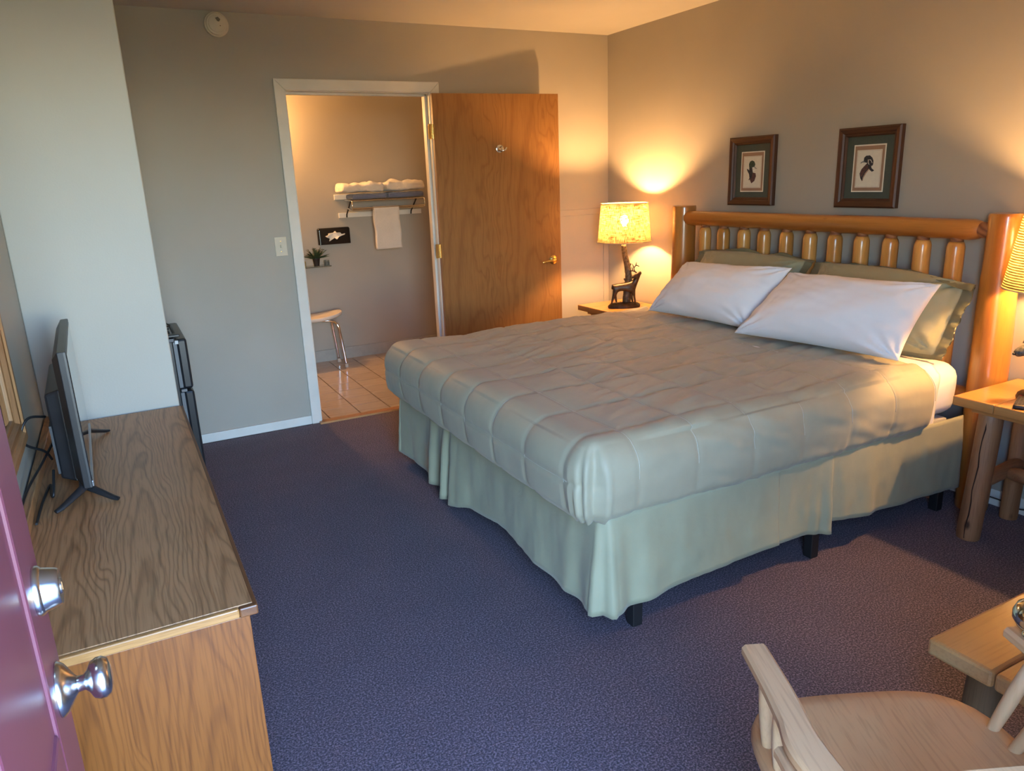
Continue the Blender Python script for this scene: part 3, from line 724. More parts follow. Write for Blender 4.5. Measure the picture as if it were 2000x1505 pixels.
# deer lamp
t = thing('deer_lamp', 'lit table lamp with burlap shade and bronze deer beside a tree trunk', 'lamp', (3.075, 4.175, .60), R(-27), 'bedside table lamps')
obj('base', rocky_base(.112, .062, .032, 1.3), M_rock, t, smooth=50)
pts = spline([(.020, .018, .02), (.024, .018, .12), (.034, .016, .20), (.022, .012, .29), (.006, .006, .36), (-.004, 0, .43)], 6)
tk = obj('tree_trunk', tube(B(), [p + Vector((.004*n3(i, 1, 1), 0, 0)) for i, p in enumerate(pts)], [.029-.0004*i+.003*n3(i*.9, 3, 3) for i in range(len(pts))], 14), M_bark, t, smooth=180)
obj('branch_stub', tube(B(), [(.030, .016, .275), (.042, .012, .292), (.046, .010, .300)], [.010, .008, .006], 8), M_bark, tk, smooth=60)
obj('branch_stub', tube(B(), [(.014, .018, .185), (.002, .016, .197)], [.009, .006], 8), M_bark, tk, smooth=60)
J = {'pel': ((-.058, -.022, .152), (.026, .022)), 'mid': ((-.010, -.022, .146), (.026, .024)), 'che': ((.040, -.022, .148), (.029, .024)), 'sho': ((.066, -.022, .166), (.022, .020)),
     'nk': ((.083, -.024, .200), (.016, .016)), 'hd': ((.086, -.030, .232), (.0145, .0145)), 'mz': ((.064, -.040, .220), (.0105, .0105)), 'ns': ((.044, -.048, .208), (.008, .008)),
     'e1': ((.114, -.032, .242), (.006, .009)), 'rmp': ((-.078, -.022, .150), (.018, .016)), 'tl': ((-.090, -.022, .130), (.005, .006)),
     'fa': ((.058, -.036, .115), (.012, .012)), 'fb': ((.064, -.037, .078), (.0068, .0068)), 'fc': ((.072, -.037, .034), (.0055, .0055)), 'fd': ((.078, -.037, .026), (.0065, .0065)),
     'ga': ((.048, -.008, .115), (.012, .012)), 'gb': ((.050, -.007, .078), (.0068, .0068)), 'gc': ((.058, -.007, .034), (.0055, .0055)),
     'ha': ((-.066, -.036, .122), (.017, .014)), 'hb': ((-.078, -.037, .090), (.0085, .0085)), 'hc': ((-.092, -.037, .036), (.0055, .0055)), 'hd2': ((-.086, -.037, .028), (.0065, .0065)),
     'ia': ((-.058, -.010, .122), (.016, .014)), 'ib': ((-.064, -.008, .088), (.0085, .0085)), 'ic': ((-.054, -.008, .036), (.0055, .0055))}
E_ = [('pel','mid'),('mid','che'),('che','sho'),('sho','nk'),('nk','hd'),('hd','mz'),('mz','ns'),('hd','e1'),('pel','rmp'),('rmp','tl'),('che','fa'),('fa','fb'),('fb','fc'),('fc','fd'),('che','ga'),('ga','gb'),('gb','gc'),('pel','ha'),('ha','hb'),('hb','hc'),('hc','hd2'),('pel','ia'),('ia','ib'),('ib','ic')]
J = {k: (p, tuple(x*1.22 for x in r)) for k, (p, r) in J.items()}
dr = skin_mesh('deer', J, E_, 'pel', M_bronze, t)
for s, y in ((1, -.028), (-1, -.018)):
    bm = B()
    main = spline([(.082, y, .238), (.066, y-.004*s, .252), (.060, y-.014*s, .274), (.074, y-.020*s, .292), (.094, y-.016*s, .284)], 5) if s > 0 else spline([(.082, y, .240), (.062, y+.006, .250), (.038, y+.016, .256), (.014, y+.018, .272)], 5)
    tube(bm, main, [.0046-.0001*i for i in range(len(main))], 7)
    for k, v in ((6, (-.008, -.004, .030)), (10, (-.012, .003, .030)), (14, (.006, .002, .024))):
        p = main[min(k, len(main)-1)]; tube(bm, [p, p+Vector(v)*.6, p+Vector(v)], [.004, .003, .0012], 6)
    obj('antler', bm, M_bronze, dr, smooth=60)
lamp_common(t, .180, .157, .452, .704, shade_mat('burlap_shade', (.50,.35,.17), 0), M_bulb, .585, .42)

# second lamp, cut by the frame edge
t = thing('animal_lamp', 'lit table lamp with ribbed shade and dark animal figure on the remote control nightstand', 'lamp', (3.105, 1.455, .60), R(-35), 'bedside table lamps')
obj('base', rocky_base(.128, .075, .034, 4.2), M_rock, t, smooth=50)
tk = obj('tree_trunk', tube(B(), spline([(.03, .02, .02), (.02, .02, .15), (.0, .01, .3), (0, 0, .43)], 6), .022, 14), M_bark, t, smooth=180)
J = {'pel': ((.075, -.02, .125), (.032, .030)), 'mid': ((.02, -.02, .13), (.034, .030)), 'sho': ((-.040, -.02, .145), (.034, .030)), 'nk': ((-.078, -.022, .175), (.024, .022)),
     'hd': ((-.102, -.025, .200), (.031, .028)), 'mz': ((-.128, -.026, .184), (.020, .018)), 'ns': ((-.141, -.027, .176), (.013, .012)),
     'tl': ((.115, -.02, .115), (.010, .010)), 'tl2': ((.130, -.02, .075), (.007, .007)),
     'fa': ((-.046, -.038, .09), (.015, .015)), 'fb': ((-.050, -.040, .036), (.010, .010)), 'ga': ((-.034, -.002, .09), (.015, .015)), 'gb': ((-.030, .0, .036), (.010, .010)),
     'ha': ((.084, -.038, .09), (.018, .016)), 'hb': ((.098, -.040, .06), (.010, .010)), 'hc': ((.088, -.040, .034), (.010, .010)), 'ia': ((.070, -.002, .09), (.018, .016)), 'ib': ((.082, .0, .06), (.010, .010)), 'ic': ((.072, .0, .034), (.010, .010))}
E_ = [('pel','mid'),('mid','sho'),('sho','nk'),('nk','hd'),('hd','mz'),('mz','ns'),('pel','tl'),('tl','tl2'),('sho','fa'),('fa','fb'),('sho','ga'),('ga','gb'),('pel','ha'),('ha','hb'),('hb','hc'),('pel','ia'),('ia','ib'),('ib','ic')]
an = skin_mesh('animal_figure', J, E_, 'mid', M_pewter, t); an.location = (-.034, 0, .006)
for y in (-.040, -.010): obj('ear', lathe(B(), [(.012, 0), (.009, .012), (.001, .032)], 10, origin=(-.098, y, .216), axis=(.15, (y+.025)*8, 1)), M_pewter, an, smooth=60)
obj('nose', lathe(B(), [(0, -.006), (.006, -.003), (.006, .003), (0, .006)], 10, origin=(-.1435, -.027, .180)), M_black, an, smooth=60)
lamp_common(t, .218, .178, .425, .70, shade_mat('ribbed_shade', (.50,.40,.17), 110), M_bulb2, .575, .42)

# remote on the nightstand
rc = thing('remote_control', 'black remote control lying on the nightstand beside the bed', 'remote', (2.944, 1.482, .601), R(-68))
obj('case', rbox(B(), (-.02, -.085, 0), (.02, .085, .016), .006, .006, rb=.004), plain('remote_plastic', (.014,.014,.016), .35), rc, smooth=60)
for i in range(3):
    for j in range(6): obj('button', bx(-.0125+i*.0125-.004, -.0125+i*.0125+.004, -.065+j*.018, -.065+j*.018+.008, .0158, .0175), plain('remote_button', (.06,.06,.065), .6) if (i, j) == (0, 0) else bpy.data.materials['remote_button'], rc)
obj('power_button', lathe(B(), [(0, .0158), (.005, .0158), (.0045, .018), (0, .018)], 12, origin=(-.010, .062, 0)), plain('red_button', (.3,.02,.02), .5), rc)
cd = obj('lamp_cord', tube(B(), spline([(3.27, 1.77, .05), (3.285, 1.68, .045), (3.29, 1.62, .03), (3.29, 1.56, .045), (3.297, 1.48, .10), (3.300, 1.40, .28), (3.303, 1.36, .42), (3.285, 1.35, .60)], 6), .0032, 6), M_black, loc=(3.29, 1.6, 0), smooth=60)
tag(cd, 'black lamp cord drooping over the baseboard behind the nightstand', 'cord')

# ---------------------------------------------------------------- pictures
M_frame = wood('walnut_frame', (.04,.013,.006,1), (.075,.026,.011,1), (.12,.046,.02,1), axis=2, rough=.5, freq=14, stretch=.08)
M_frameh = wood('walnut_frame_rail', (.03,.010,.005,1), (.055,.019,.008,1), (.085,.032,.014,1), axis=1, rough=.5, freq=14, stretch=.08)
M_matg = plain('dark_green_mat', (.072,.082,.062), .85, var=.08, nscale=150)
M_mati = plain('cream_mat_bevel', (.74,.70,.58), .8)
M_matb = plain('brown_mat_band', (.34,.20,.125), .85)
M_paper = plain('print_paper', (.70,.65,.53), .8, var=.03, nscale=80)
M_ink = {'dark': plain('duck_dark', (.035,.032,.035), .8, var=.5, nscale=120), 'green': plain('duck_green', (.045,.062,.038), .8, var=.5, nscale=120), 'brown': plain('duck_brown', (.10,.045,.04), .8, var=.4, nscale=120),
         'tan': plain('duck_tan', (.42,.26,.17), .8), 'white': plain('duck_white', (.78,.75,.68), .8), 'grey': plain('duck_grey', (.22,.22,.22), .8), 'line': plain('print_line', (.45,.28,.2), .8)}
def picture(y1, z1, label, art, xf):
    w, h = .344, .381; t = thing('picture_frame', label, 'picture', (RX, y1-w/2, z1-h), 0, 'framed duck prints')
    F = lambda a, b, d: (RX-d, y1-a*w, z1-b*h)
    fx, fy = .128, .116
    # four mitred moulding sides with a stepped profile
    prof = [(0, .0), (0, .024), (.18, .030), (.55, .026), (.72, .019), (.85, .020), (1.0, .010), (1.0, 0)]
    cs = [(0, 0), (1, 0), (1, 1), (0, 1)]; ci = [(fx, fy), (1-fx, fy), (1-fx, 1-fy), (fx, 1-fy)]
    for k in range(4):
        bm = B(); k2 = (k+1) % 4; A = []; Bv = []
        for s, d in prof:
            p = [cs[k][i]+(ci[k][i]-cs[k][i])*s for i in (0, 1)]; q = [cs[k2][i]+(ci[k2][i]-cs[k2][i])*s for i in (0, 1)]
            A.append(bm.verts.new(F(*p, d))); Bv.append(bm.verts.new(F(*q, d)))
        n = len(prof)
        for i in range(n): bm.faces.new((A[i], A[(i+1) % n], Bv[(i+1) % n], Bv[i]))
        bm.faces.new(A); bm.faces.new(Bv[::-1])
        obj('frame_side', bm, M_frame if k in (1, 3) else M_frameh, t, world=True)
    def rect(nm, a0, a1, b0, b1, d, mat, par=None): return obj(nm, box(B(), RX-d, RX-.002, y1-a1*w, y1-a0*w, z1-b1*h, z1-b0*h), mat, par or t, world=True)
    rect('outer_mat', fx-.01, 1.01-fx, fy-.01, 1.01-fy, .008, M_matg)
    rect('mat_bevel', .243, .757, .216, .803, .0085, M_mati)
    rect('brown_band', .262, .738, .232, .787, .0089, M_matb)
    pp = rect('print', .300, .700, .282, .746, .0093, M_paper)
    for a0, a1, b0, b1 in ((.310, .690, .291, .2935), (.310, .690, .7345, .737), (.310, .313, .291, .737), (.687, .690, .291, .737)): rect('border_line', a0, a1, b0, b1, .0095, M_ink['line'], pp)
    for i, (mat, poly) in enumerate(art):
        bm = prism(B(), [xf(*p) for p in poly], .0094, .0096+.00012*i, lambda a, b, d: F(a, b, d)); obj('drawing', bm, M_ink[mat], pp, world=True)
    # thin glass pane
    g = Mat('picture_glass') if 'picture_glass' not in bpy.data.materials else None
    if g:
        g.nt.nodes.remove(g.b); tp = g.n('ShaderNodeBsdfTransparent'); gl = g.n('ShaderNodeBsdfGlossy'); gl.inputs['Roughness'].default_value = .03
        fr = g.n('ShaderNodeFresnel'); fr.inputs[0].default_value = 1.08; mx = g.n('ShaderNodeMixShader'); g.l(fr.outputs[0], mx.inputs[0]); g.l(tp.outputs[0], mx.inputs[1]); g.l(gl.outputs[0], mx.inputs[2]); g.l(mx.outputs[0], g.out.inputs[0])
    bm = B(); bm.faces.new([bm.verts.new(F(a, b, .0115)) for a, b in ((fx, fy), (1-fx, fy), (1-fx, 1-fy), (fx, 1-fy))])
    obj('glass_pane', bm, bpy.data.materials['picture_glass'], t, world=True)
    return t
def xf2(X, Y):
    l = 133-.0705*(Y-140); r = 1172-.1*(Y-65); a = (X-l)/(r-l); tp = 148-.075*(X-130); bt = 1418+.022*(X-40); return a, (Y-tp)/(bt-tp)
def xf1(X, Y):
    l = 70-.045*(Y-90); r = 960-.06*(Y-55); a = (X-l)/(r-l); tp = 95-.045*(X-70); bt = 1388+.06*(X-10); return a, (Y-tp)/(bt-tp)
duck2 = [('dark', [(575,700),(640,725),(645,780),(690,820),(650,840),(600,795),(545,865),(505,930),(490,995),(462,945),(450,870),(480,800),(530,745)]),
         ('brown', [(530,745),(575,715),(600,770),(540,830),(500,900),(478,930),(455,880),(482,805)]),
         ('tan', [(605,785),(612,798),(555,870),(515,940),(500,985),(492,990),(503,930),(545,855)]),
         ('grey', [(470,685),(530,655),(548,690),(500,690),(465,710)]),
         ('dark', [(520,660),(527,612),(560,580),(620,574),(660,610),(678,660),(672,722),(655,745),(600,725),(570,695),(540,685)]),
         ('white', [(590,640),(600,640),(596,690),(612,722),(604,724),(588,695)]), ('white', [(612,640),(640,645),(660,690),(655,700),(636,655),(612,648)])]
duck1 = [('brown', [(430,760),(490,775),(545,790),(552,850),(520,940),(460,985),(430,910),(400,920),(425,880),(418,820)]),
         ('dark', [(375,700),(400,706),(420,735),(425,660),(480,680),(490,770),(470,870),(440,900),(415,800),(385,740)]),
         ('green', [(420,660),(418,610),(440,560),(480,540),(522,560),(542,615),(528,660),(490,682),(455,690)]),
         ('white', [(482,676),(510,670),(520,690),(495,700),(485,695)]), ('grey', [(520,650),(545,680),(575,702),(560,706),(530,688)]), ('white', [(486,735),(530,715),(545,735),(500,755)])]
picture(3.443, 1.673, 'walnut framed duck head print nearest the deer lamp', duck1, xf1)
picture(2.684, 1.671, 'walnut framed print of a dark duck head facing the other picture', duck2, xf2)

# ---------------------------------------------------------------- dresser and what stands there
M_drtop = oak('brown_oak_laminate', (.19,.085,.032,1), (.41,.205,.083,1), (.48,.25,.108,1), 0, 1, .145, 3.2, 900, .42, 1.2, .5, .5, .03)
M_drside = oak('orange_oak_panel', (.11,.031,.005,1), (.215,.066,.010,1), (.245,.080,.014,1), 0, 2, .20, 4, 500, .4, 1.0, .38, .5)
M_dredge = wood('light_oak_edge', (.30,.13,.035,1), (.40,.19,.06,1), (.46,.235,.08,1), axis=0, rough=.4, freq=20)
M_drdark = wood('dark_edge_band', (.10,.035,.012,1), (.16,.06,.02,1), (.2,.08,.03,1), axis=1, rough=.4, freq=20)
X0, X1, Y0, Y1, Z = -.295, .131, 1.34, 2.885, .74
t = thing('dresser', 'long low oak dresser with brown laminate top along the wall', 'dresser', ((X0+X1)/2, (Y0+Y1)/2, 0))
P_ = lambda nm, b, m, **k: obj(nm, b, m, t, world=True, **k)
P_('top', bx(X0, X1-.004, Y0+.012, Y1, Z-.022, Z), M_drtop, bevel=.001)
P_('edge_band', bx(X1-.004, X1+.004, Y0+.004, Y1, Z-.022, Z-.001), M_drdark, bevel=.0015)
P_('edge_strip', bx(X0, X1-.030, Y0, Y0+.012, Z-.020, Z-.001), M_dredge, bevel=.003)
P_('edge_strip', bx(X1-.030, X1+.004, Y0-.001, Y0+.012, Z-.021, Z-.001), M_drdark, bevel=.003)
P_('side_panel', bx(X0, X1-.012, Y0+.006, Y0+.024, .0, Z-.022), M_drside, bevel=.001)
P_('side_panel', bx(X0, X1-.012, Y1-.02, Y1-.002, .0, Z-.022), M_drside, bevel=.001)
P_('carcass', bx(X0, X1-.03, Y0+.024, Y1-.02, .06, Z-.022), M_drside)
P_('plinth', bx(X0+.02, X1-.06, Y0+.024, Y1-.02, 0, .06), M_drdark)
P_('back_rail', bx(X0, X0+.020, Y0+.012, Y1, Z, Z+.035), M_drtop, bevel=.002)
for i in range(3):
    for j in range(3):
        y0 = Y0+.03+i*.503; z0 = .07+j*.215
        d = P_('drawer', bx(X1-.03, X1-.010, y0, y0+.495, z0, z0+.205), M_drside, bevel=.003)
        obj('finger_groove', bx(X1-.022, X1-.0095, y0+.10, y0+.395, z0+.185, z0+.200), M_drdark, d, world=True)

# television seen edge-on
M_tvp = plain('black_plastic', (.012,.012,.014), .38, var=.15)
M_tvs = plain('screen_glass', (.006,.006,.008), .03, var=.05)
t = thing('flat_screen_tv', 'small black flat screen television turned edge-on on the dresser', 'tv', (-.150, 2.365, .74), R(1.6))
hw = .288
bm = B()
rings = []
for x, s in ((0, 1.0), (-.006, 1.003), (-.020, 1.0), (-.034, .88)):
    rings.append([bm.verts.new((x, sy*hw*s, .213+sz*.178*s)) for sy, sz in ((-1, -1), (1, -1), (1, 1), (-1, 1))])
for a, b in zip(rings, rings[1:]):
    for k in range(4): bm.faces.new((a[k], a[(k+1) % 4], b[(k+1) % 4], b[k]))
bm.faces.new(rings[0]); bm.faces.new(rings[-1])
obj('housing', bm, M_tvp, t, bevel=.0015)
bk = bx(-.070, -.033, -.215, .215, .032, .285)
for v in bk.verts:
    if v.co.x < -.06: v.co.y *= .93; v.co.z = .16+(v.co.z-.16)*.9
bk_o = obj('rear_cover', bk, M_tvp, t, bevel=.006)
obj('screen', bx(-.001, .0008, -hw+.009, hw-.009, .055, .382), M_tvs, t)
obj('bottom_bezel', bx(-.008, .004, -hw+.002, hw-.002, .036, .052), plain('silver_bezel', (.30,.30,.31), .3, .8), t, bevel=.002)
for s in (-1, 1):
    y = s*.245
    ft = obj('foot', tube(B(), [(-.016, y, .060), (-.022, y+s*.030, .034), (-.075, y+s*.075, .008), (-.088, y+s*.084, .0045)], [.014, .012, .008, .006], 8, flat=.7), M_tvp, t, smooth=60)
    obj('toe', tube(B(), [(-.012, y, .055), (-.006, y+s*.030, .030), (.040, y+s*.072, .008), (.052, y+s*.082, .0045)], [.012, .011, .008, .006], 8, flat=.7), M_tvp, ft, smooth=60)
obj('port_panel', bx(-.0735, -.068, -.205, -.12, .06, .19), plain('port_grey', (.03,.03,.032), .6), bk_o)
obj('rating_label', bx(-.0345, -.0335, -.24, -.215, .045, .060), plain('label_grey', (.22,.22,.22), .6), t)
def cable(nm, label, pts, r=.0034):
    pts = spline(pts, 7); o = obj(nm, tube(B(), pts, r, 7), M_black, loc=tuple(pts[-1]), smooth=60); return tag(o, label, 'cable')
cable('tv_cable', 'black cable looping from behind the television up to the wall', [(-.232, 2.27, .93), (-.264, 2.22, .945), (-.284, 2.20, .915), (-.282, 2.22, .875), (-.250, 2.27, .835), (-.240, 2.30, .80)])
cable('tv_cable', 'black cord running along the dresser back down from the television', [(-.232, 2.33, .84), (-.258, 2.22, .815), (-.282, 2.08, .80), (-.289, 1.95, .790), (-.2895, 1.80, .785), (-.2895, 1.66, .778)])
cable('tv_cable', 'coiled black cord lying on the dresser under the television', [(-.232, 2.20, .80), (-.236, 2.13, .756), (-.245, 2.17, .748), (-.252, 2.25, .7445), (-.262, 2.12, .745), (-.266, 1.98, .7445)])

# fridge in the alcove
M_fr = plain('fridge_black', (.014,.015,.018), .3, var=.1, nscale=8)
M_frg = plain('gasket_grey', (.16,.16,.165), .5)
t = thing('mini_fridge', 'black two-door mini fridge in the alcove behind the partition', 'fridge', (-.02, 3.92, 0))
P_ = lambda nm, b, m, **k: obj(nm, b, m, t, world=True, **k)
P_('body', bx(-.27, .172, 3.655, 4.155, .02, .848), M_fr, bevel=.005)
P_('top_panel', bx(-.275, .180, 3.650, 4.160, .835, .855), plain('fridge_top_gloss', (.02,.02,.02), .16), bevel=.003)
for nm, z0, z1 in (('freezer_door', .612, .846), ('door', .05, .600)):
    d = P_(nm, bx(.186, .230, 3.655, 4.155, z0, z1), M_fr, bevel=.010)
    obj('gasket', bx(.172, .187, 3.662, 4.148, z0+.006, z1-.006), M_frg, d, world=True)
    obj('handle', bx(.228, .240, 4.06, 4.10, z0+.02, z0+.09) if nm == 'door' else bx(.228, .240, 4.06, 4.10, z0+.01, z0+.07), M_fr, d, world=True, bevel=.003)
P_('hinge_cover', bx(.150, .205, 3.665, 3.70, .855, .868), M_fr, bevel=.003)
P_('hinge_bracket', bx(.180, .194, 3.651, 3.661, .826, .842), plain('white_clip', (.6,.6,.6), .5))
P_('hinge_bracket', bx(.176, .200, 3.651, 3.680, .600, .612), M_frg)
for x in (-.25, .15):
    for y in (3.68, 4.13): P_('foot', lathe(B(), [(0, 0), (.015, 0), (.015, .022), (0, .022)], 10, origin=(x, y, 0)), M_black)
cable('fridge_cord', 'thin black cord curling on top of the mini fridge', [(.12, 4.10, .859), (.17, 4.06, .860), (.185, 3.98, .862), (.15, 3.92, .860), (.17, 3.80, .859)], .003)

# mirror on the wall above the dresser
M_mfr = wood('oak_mirror_frame', (.20,.085,.03,1), (.30,.14,.055,1), (.40,.21,.09,1), axis=2, rough=.4, freq=16, stretch=.07)
M_mfh = wood('oak_mirror_rail', (.20,.085,.03,1), (.30,.14,.055,1), (.40,.21,.09,1), axis=1, rough=.4, freq=16, stretch=.07)
my0, my1, mz0, mz1 = 1.12, 2.235, .885, 1.86
t = thing('wall_mirror', 'oak framed wall mirror hanging above the dresser behind the television', 'mirror', (LX, (my0+my1)/2, mz0))
cs = [(my0, mz0), (my1, mz0), (my1, mz1), (my0, mz1)]; w = .075
ci = [(my0+w, mz0+w), (my1-w, mz0+w), (my1-w, mz1-w), (my0+w, mz1-w)]
prof = [(0, 0), (0, .018), (.1, .026), (.35, .026), (.42, .019), (.62, .019), (.68, .024), (.8, .022), (.88, .012), (1, .010), (1, 0)]
for k in range(4):
    bm = B(); k2 = (k+1) % 4; A = []; Bv = []
    for s, d in prof:
        p = [cs[k][i]+(ci[k][i]-cs[k][i])*s for i in (0, 1)]; q = [cs[k2][i]+(ci[k2][i]-cs[k2][i])*s for i in (0, 1)]
        A.append(bm.verts.new((LX+d, p[0], p[1]))); Bv.append(bm.verts.new((LX+d, q[0], q[1])))
    n = len(prof)
    for i in range(n): bm.faces.new((A[i], A[(i+1) % n], Bv[(i+1) % n], Bv[i]))
    bm.faces.new(A); bm.faces.new(Bv[::-1]); obj('frame_side', bm, M_mfr if k in (1, 3) else M_mfh, t, world=True)
obj('mirror_glass', bx(LX+.001, LX+.006, my0+w-.01, my1-w+.01, mz0+w-.01, mz1-w+.01), plain('mirror_silver', (.85,.87,.86), .02, 1, var=.0), t, world=True)

# smoke detector, switch
M_alm = plain('ivory_plastic', (.66,.60,.48), .45, var=.03)
t = thing('smoke_detector', 'round ivory smoke detector high on the far wall', 'smoke detector', (.697, FY, 2.37))
obj('base', lathe(B(), [(0, 0), (.064, 0), (.065, .012), (.062, .018), (.050, .019), (0, .019)], 36, axis=(0, -1, 0)), M_alm, t, smooth=30)
cv = obj('cover', lathe(B(), [(.056, .019), (.056, .030), (.052, .034), (.044, .035), (.043, .038), (.036, .040), (0, .041)], 36, axis=(0, -1, 0)), M_alm, t, smooth=30)
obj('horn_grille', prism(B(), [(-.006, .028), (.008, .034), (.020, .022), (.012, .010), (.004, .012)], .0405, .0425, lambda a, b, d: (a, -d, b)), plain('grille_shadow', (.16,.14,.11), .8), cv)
obj('status_light', lathe(B(), [(0, .040), (.003, .040), (.002, .043), (0, .043)], 8, origin=(.016, 0, -.010), axis=(0, -1, 0)), plain('led_brown', (.2,.09,.04), .4), cv)
t = thing('light_switch', 'ivory toggle light switch beside the bathroom doorway', 'switch', (.903, FY, 1.09))
obj('plate', bx(-.036, .036, -.006, 0, 0, .115), M_alm, t, bevel=.003)
obj('toggle', bx(-.005, .005, -.020, -.004, .050, .068), M_alm, t, bevel=.002)
for z in (.027, .088): obj('screw', lathe(B(), [(0, .005), (.0035, .005), (.003, .0075), (0, .0078)], 10, origin=(0, 0, z), axis=(0, -1, 0)), M_brass, t)

# ---------------------------------------------------------------- chair and low table at the frame edge
M_beech = wood('pale_beech', (.46,.25,.115,1), (.56,.32,.15,1), (.60,.355,.175,1), axis=1, rough=.45, freq=7, stretch=.12, dist=4, pores=.35, ring=1.2)
M_beechz = wood('pale_beech_turned', (.50,.32,.17,1), (.58,.39,.22,1), (.62,.43,.25,1), axis=2, rough=.45, freq=9, stretch=.1, pores=.2)
CF = Vector((.42, .907)); rz = -math.atan2(CF.x, CF.y)
t = thing('armchair', 'pale beech captain chair with round dowel spindles', 'chair', (1.073, .58, 0), rz)
# saddle seat
def seat_pt(a, rr):
    c, s = math.cos(a), math.sin(a); e = 3.8
    k = (abs(c)**e + abs(s)**e)**(-1/e)
    x = .250*k*c*(1-.10*(s < 0)*abs(s)); y = .045+.253*k*s
    return x*rr, .045+(y-.045)*rr
bm = B(); NA = 56; rings = []
for rr, z in ((0.0, .418), (.93, .415), (.985, .424), (1.0, .434), (.99, .444), (.96, .450), (.85, .449), (.6, .443), (.3, .440), (0.0, .440)):
    if rr == 0: rings.append([bm.verts.new((0, .045, z))]); continue
    ring = []
    for k in range(NA):
        a = k/NA*2*math.pi; x, y = seat_pt(a, rr); zz = z
        if z > .435 and rr < .9: zz += .006*math.exp(-(x/.05)**2)*sst(.05, .25, y) - .006*sst(.05, -.12, y)*(rr < .9)
        ring.append(bm.verts.new((x, y, zz)))
    rings.append(ring)
for a, b in zip(rings, rings[1:]):
    if len(a) == 1: [bm.faces.new((a[0], b[(k+1) % NA], b[k])) for k in range(NA)]
    elif len(b) == 1: [bm.faces.new((a[k], a[(k+1) % NA], b[0])) for k in range(NA)]
    else: [bm.faces.new((a[k], a[(k+1) % NA], b[(k+1) % NA], b[k])) for k in range(NA)]
obj('seat', bm, M_beech, t, smooth=50)
def sweep_flat(path, w, h, name, mat, par, ends=None):
    """flat board bent along a horizontal path; w: width list, h: thickness"""
    pts = [Vector(p) for p in path]; bm = B(); rings = []; N = len(pts)
    for i, p in enumerate(pts):
        d = (pts[min(i+1, N-1)]-pts[max(i-1, 0)]); d.z = 0; d.normalize(); nrm = Vector((-d.y, d.x, 0)); ww = w[i] if isinstance(w, list) else w
        c = .006
        sec = [(-ww/2, -h/2+c), (-ww/2+c, -h/2), (ww/2-c, -h/2), (ww/2, -h/2+c), (ww/2, h/2-c), (ww/2-c, h/2), (-ww/2+c, h/2), (-ww/2, h/2-c)]
        rings.append([bm.verts.new(p + nrm*a + Vector((0, 0, b))) for a, b in sec])
    for a, b in zip(rings, rings[1:]):
        for k in range(8): bm.faces.new((a[k], a[(k+1) % 8], b[(k+1) % 8], b[k]))
    bm.faces.new(rings[0][::-1]); bm.faces.new(rings[-1])
    return obj(name, bm, mat, par, smooth=35)
AZ = .645
for s in (-1, 1):
    path = spline([(s*.249, .186, AZ), (s*.251, .08, AZ), (s*.256, .0, AZ), (s*.262, -.06, AZ), (s*.255, -.125, AZ)], 6)
    sweep_flat(path, [.046+.004*math.sin(i/24*3.1)+(.012*sst(12, 20, i)) for i in range(len(path))], .024, 'arm', M_beech, t)
bow = spline([(-.268, -.034, AZ-.004), (-.262, -.12, AZ), (-.20, -.205, AZ+.004), (-.10, -.235, AZ+.008), (0, -.242, AZ+.008), (.10, -.235, AZ+.008), (.20, -.205, AZ+.004), (.262, -.12, AZ), (.268, -.034, AZ-.004)], 6)
sweep_flat([p + Vector((0, 0, -.024)) for p in bow], .062, .024, 'back_bow', M_beech, t)
cr = spline([(-.22, -.262, .730), (-.12, -.266, .736), (0, -.268, .738), (.12, -.266, .736), (.22, -.262, .730)], 7)
sweep_flat(cr, .030, .085, 'crest_rail', M_beech, t)
def spindle(p, q, r=.0125): obj('spindle', tube(B(), [Vector(p)+(Vector(q)-Vector(p))*k/6 for k in range(7)], [r*(.82+.25*math.sin(k/6*math.pi)) for k in range(7)], 14), M_beechz, t, smooth=60)
for s in (-1, 1):
    for (xa, ya, xb, yb) in ((.219, .168, .250, .128), (.220, .112, .256, .048), (.222, .052, .260, -.030), (.214, -.015, .260, -.095)): spindle((s*xa, ya, .440), (s*xb, yb, AZ-.012))
for k in range(-3, 4):
    x = k*.055; spindle((x*.9, -.165+.6*x*x, .440), (x*1.12, -.238+.7*x*x, AZ-.03)); spindle((x*1.12, -.240+.7*x*x, AZ-.006), (x*1.2, -.266, .705), .010)
for sx in (-1, 1):
    for y, y2 in ((.20, .245), (-.11, -.17)):
        obj('leg', tube(B(), [Vector((sx*.165, y, .425)).lerp(Vector((sx*.225, y2, 0)), k/8) for k in range(9)], [.015, .018, .021, .022, .021, .018, .016, .014, .012], 14), M_beechz, t, smooth=60)
    obj('stretcher', tube(B(), [(sx*.197, .222, .19), (sx*.197, .03, .19), (sx*.197, -.142, .19)], [.009, .013, .009], 12), M_beechz, t, smooth=60)
obj('stretcher', tube(B(), [(-.197, .04, .19), (0, .04, .19), (.197, .04, .19)], [.009, .013, .009], 12), M_beechz, t, smooth=60)
# polished knob on the arm
kp = WM[t.name] @ Vector((.255, .152, AZ+.0125))
kn = obj('metal_knob', lathe(B(), [(0, 0), (.017, 0), (.017, .004), (.012, .008), (.014, .012), (.028, .020), (.0355, .034), (.036, .046), (.031, .060), (.018, .069), (0, .071)], 32, origin=tuple(kp)), plain('polished_knob_metal', (.72,.68,.56), .12, 1, var=.05), loc=tuple(kp), smooth=60)
tag(kn, 'round polished metal knob resting on the far arm of the beech chair', 'knob')
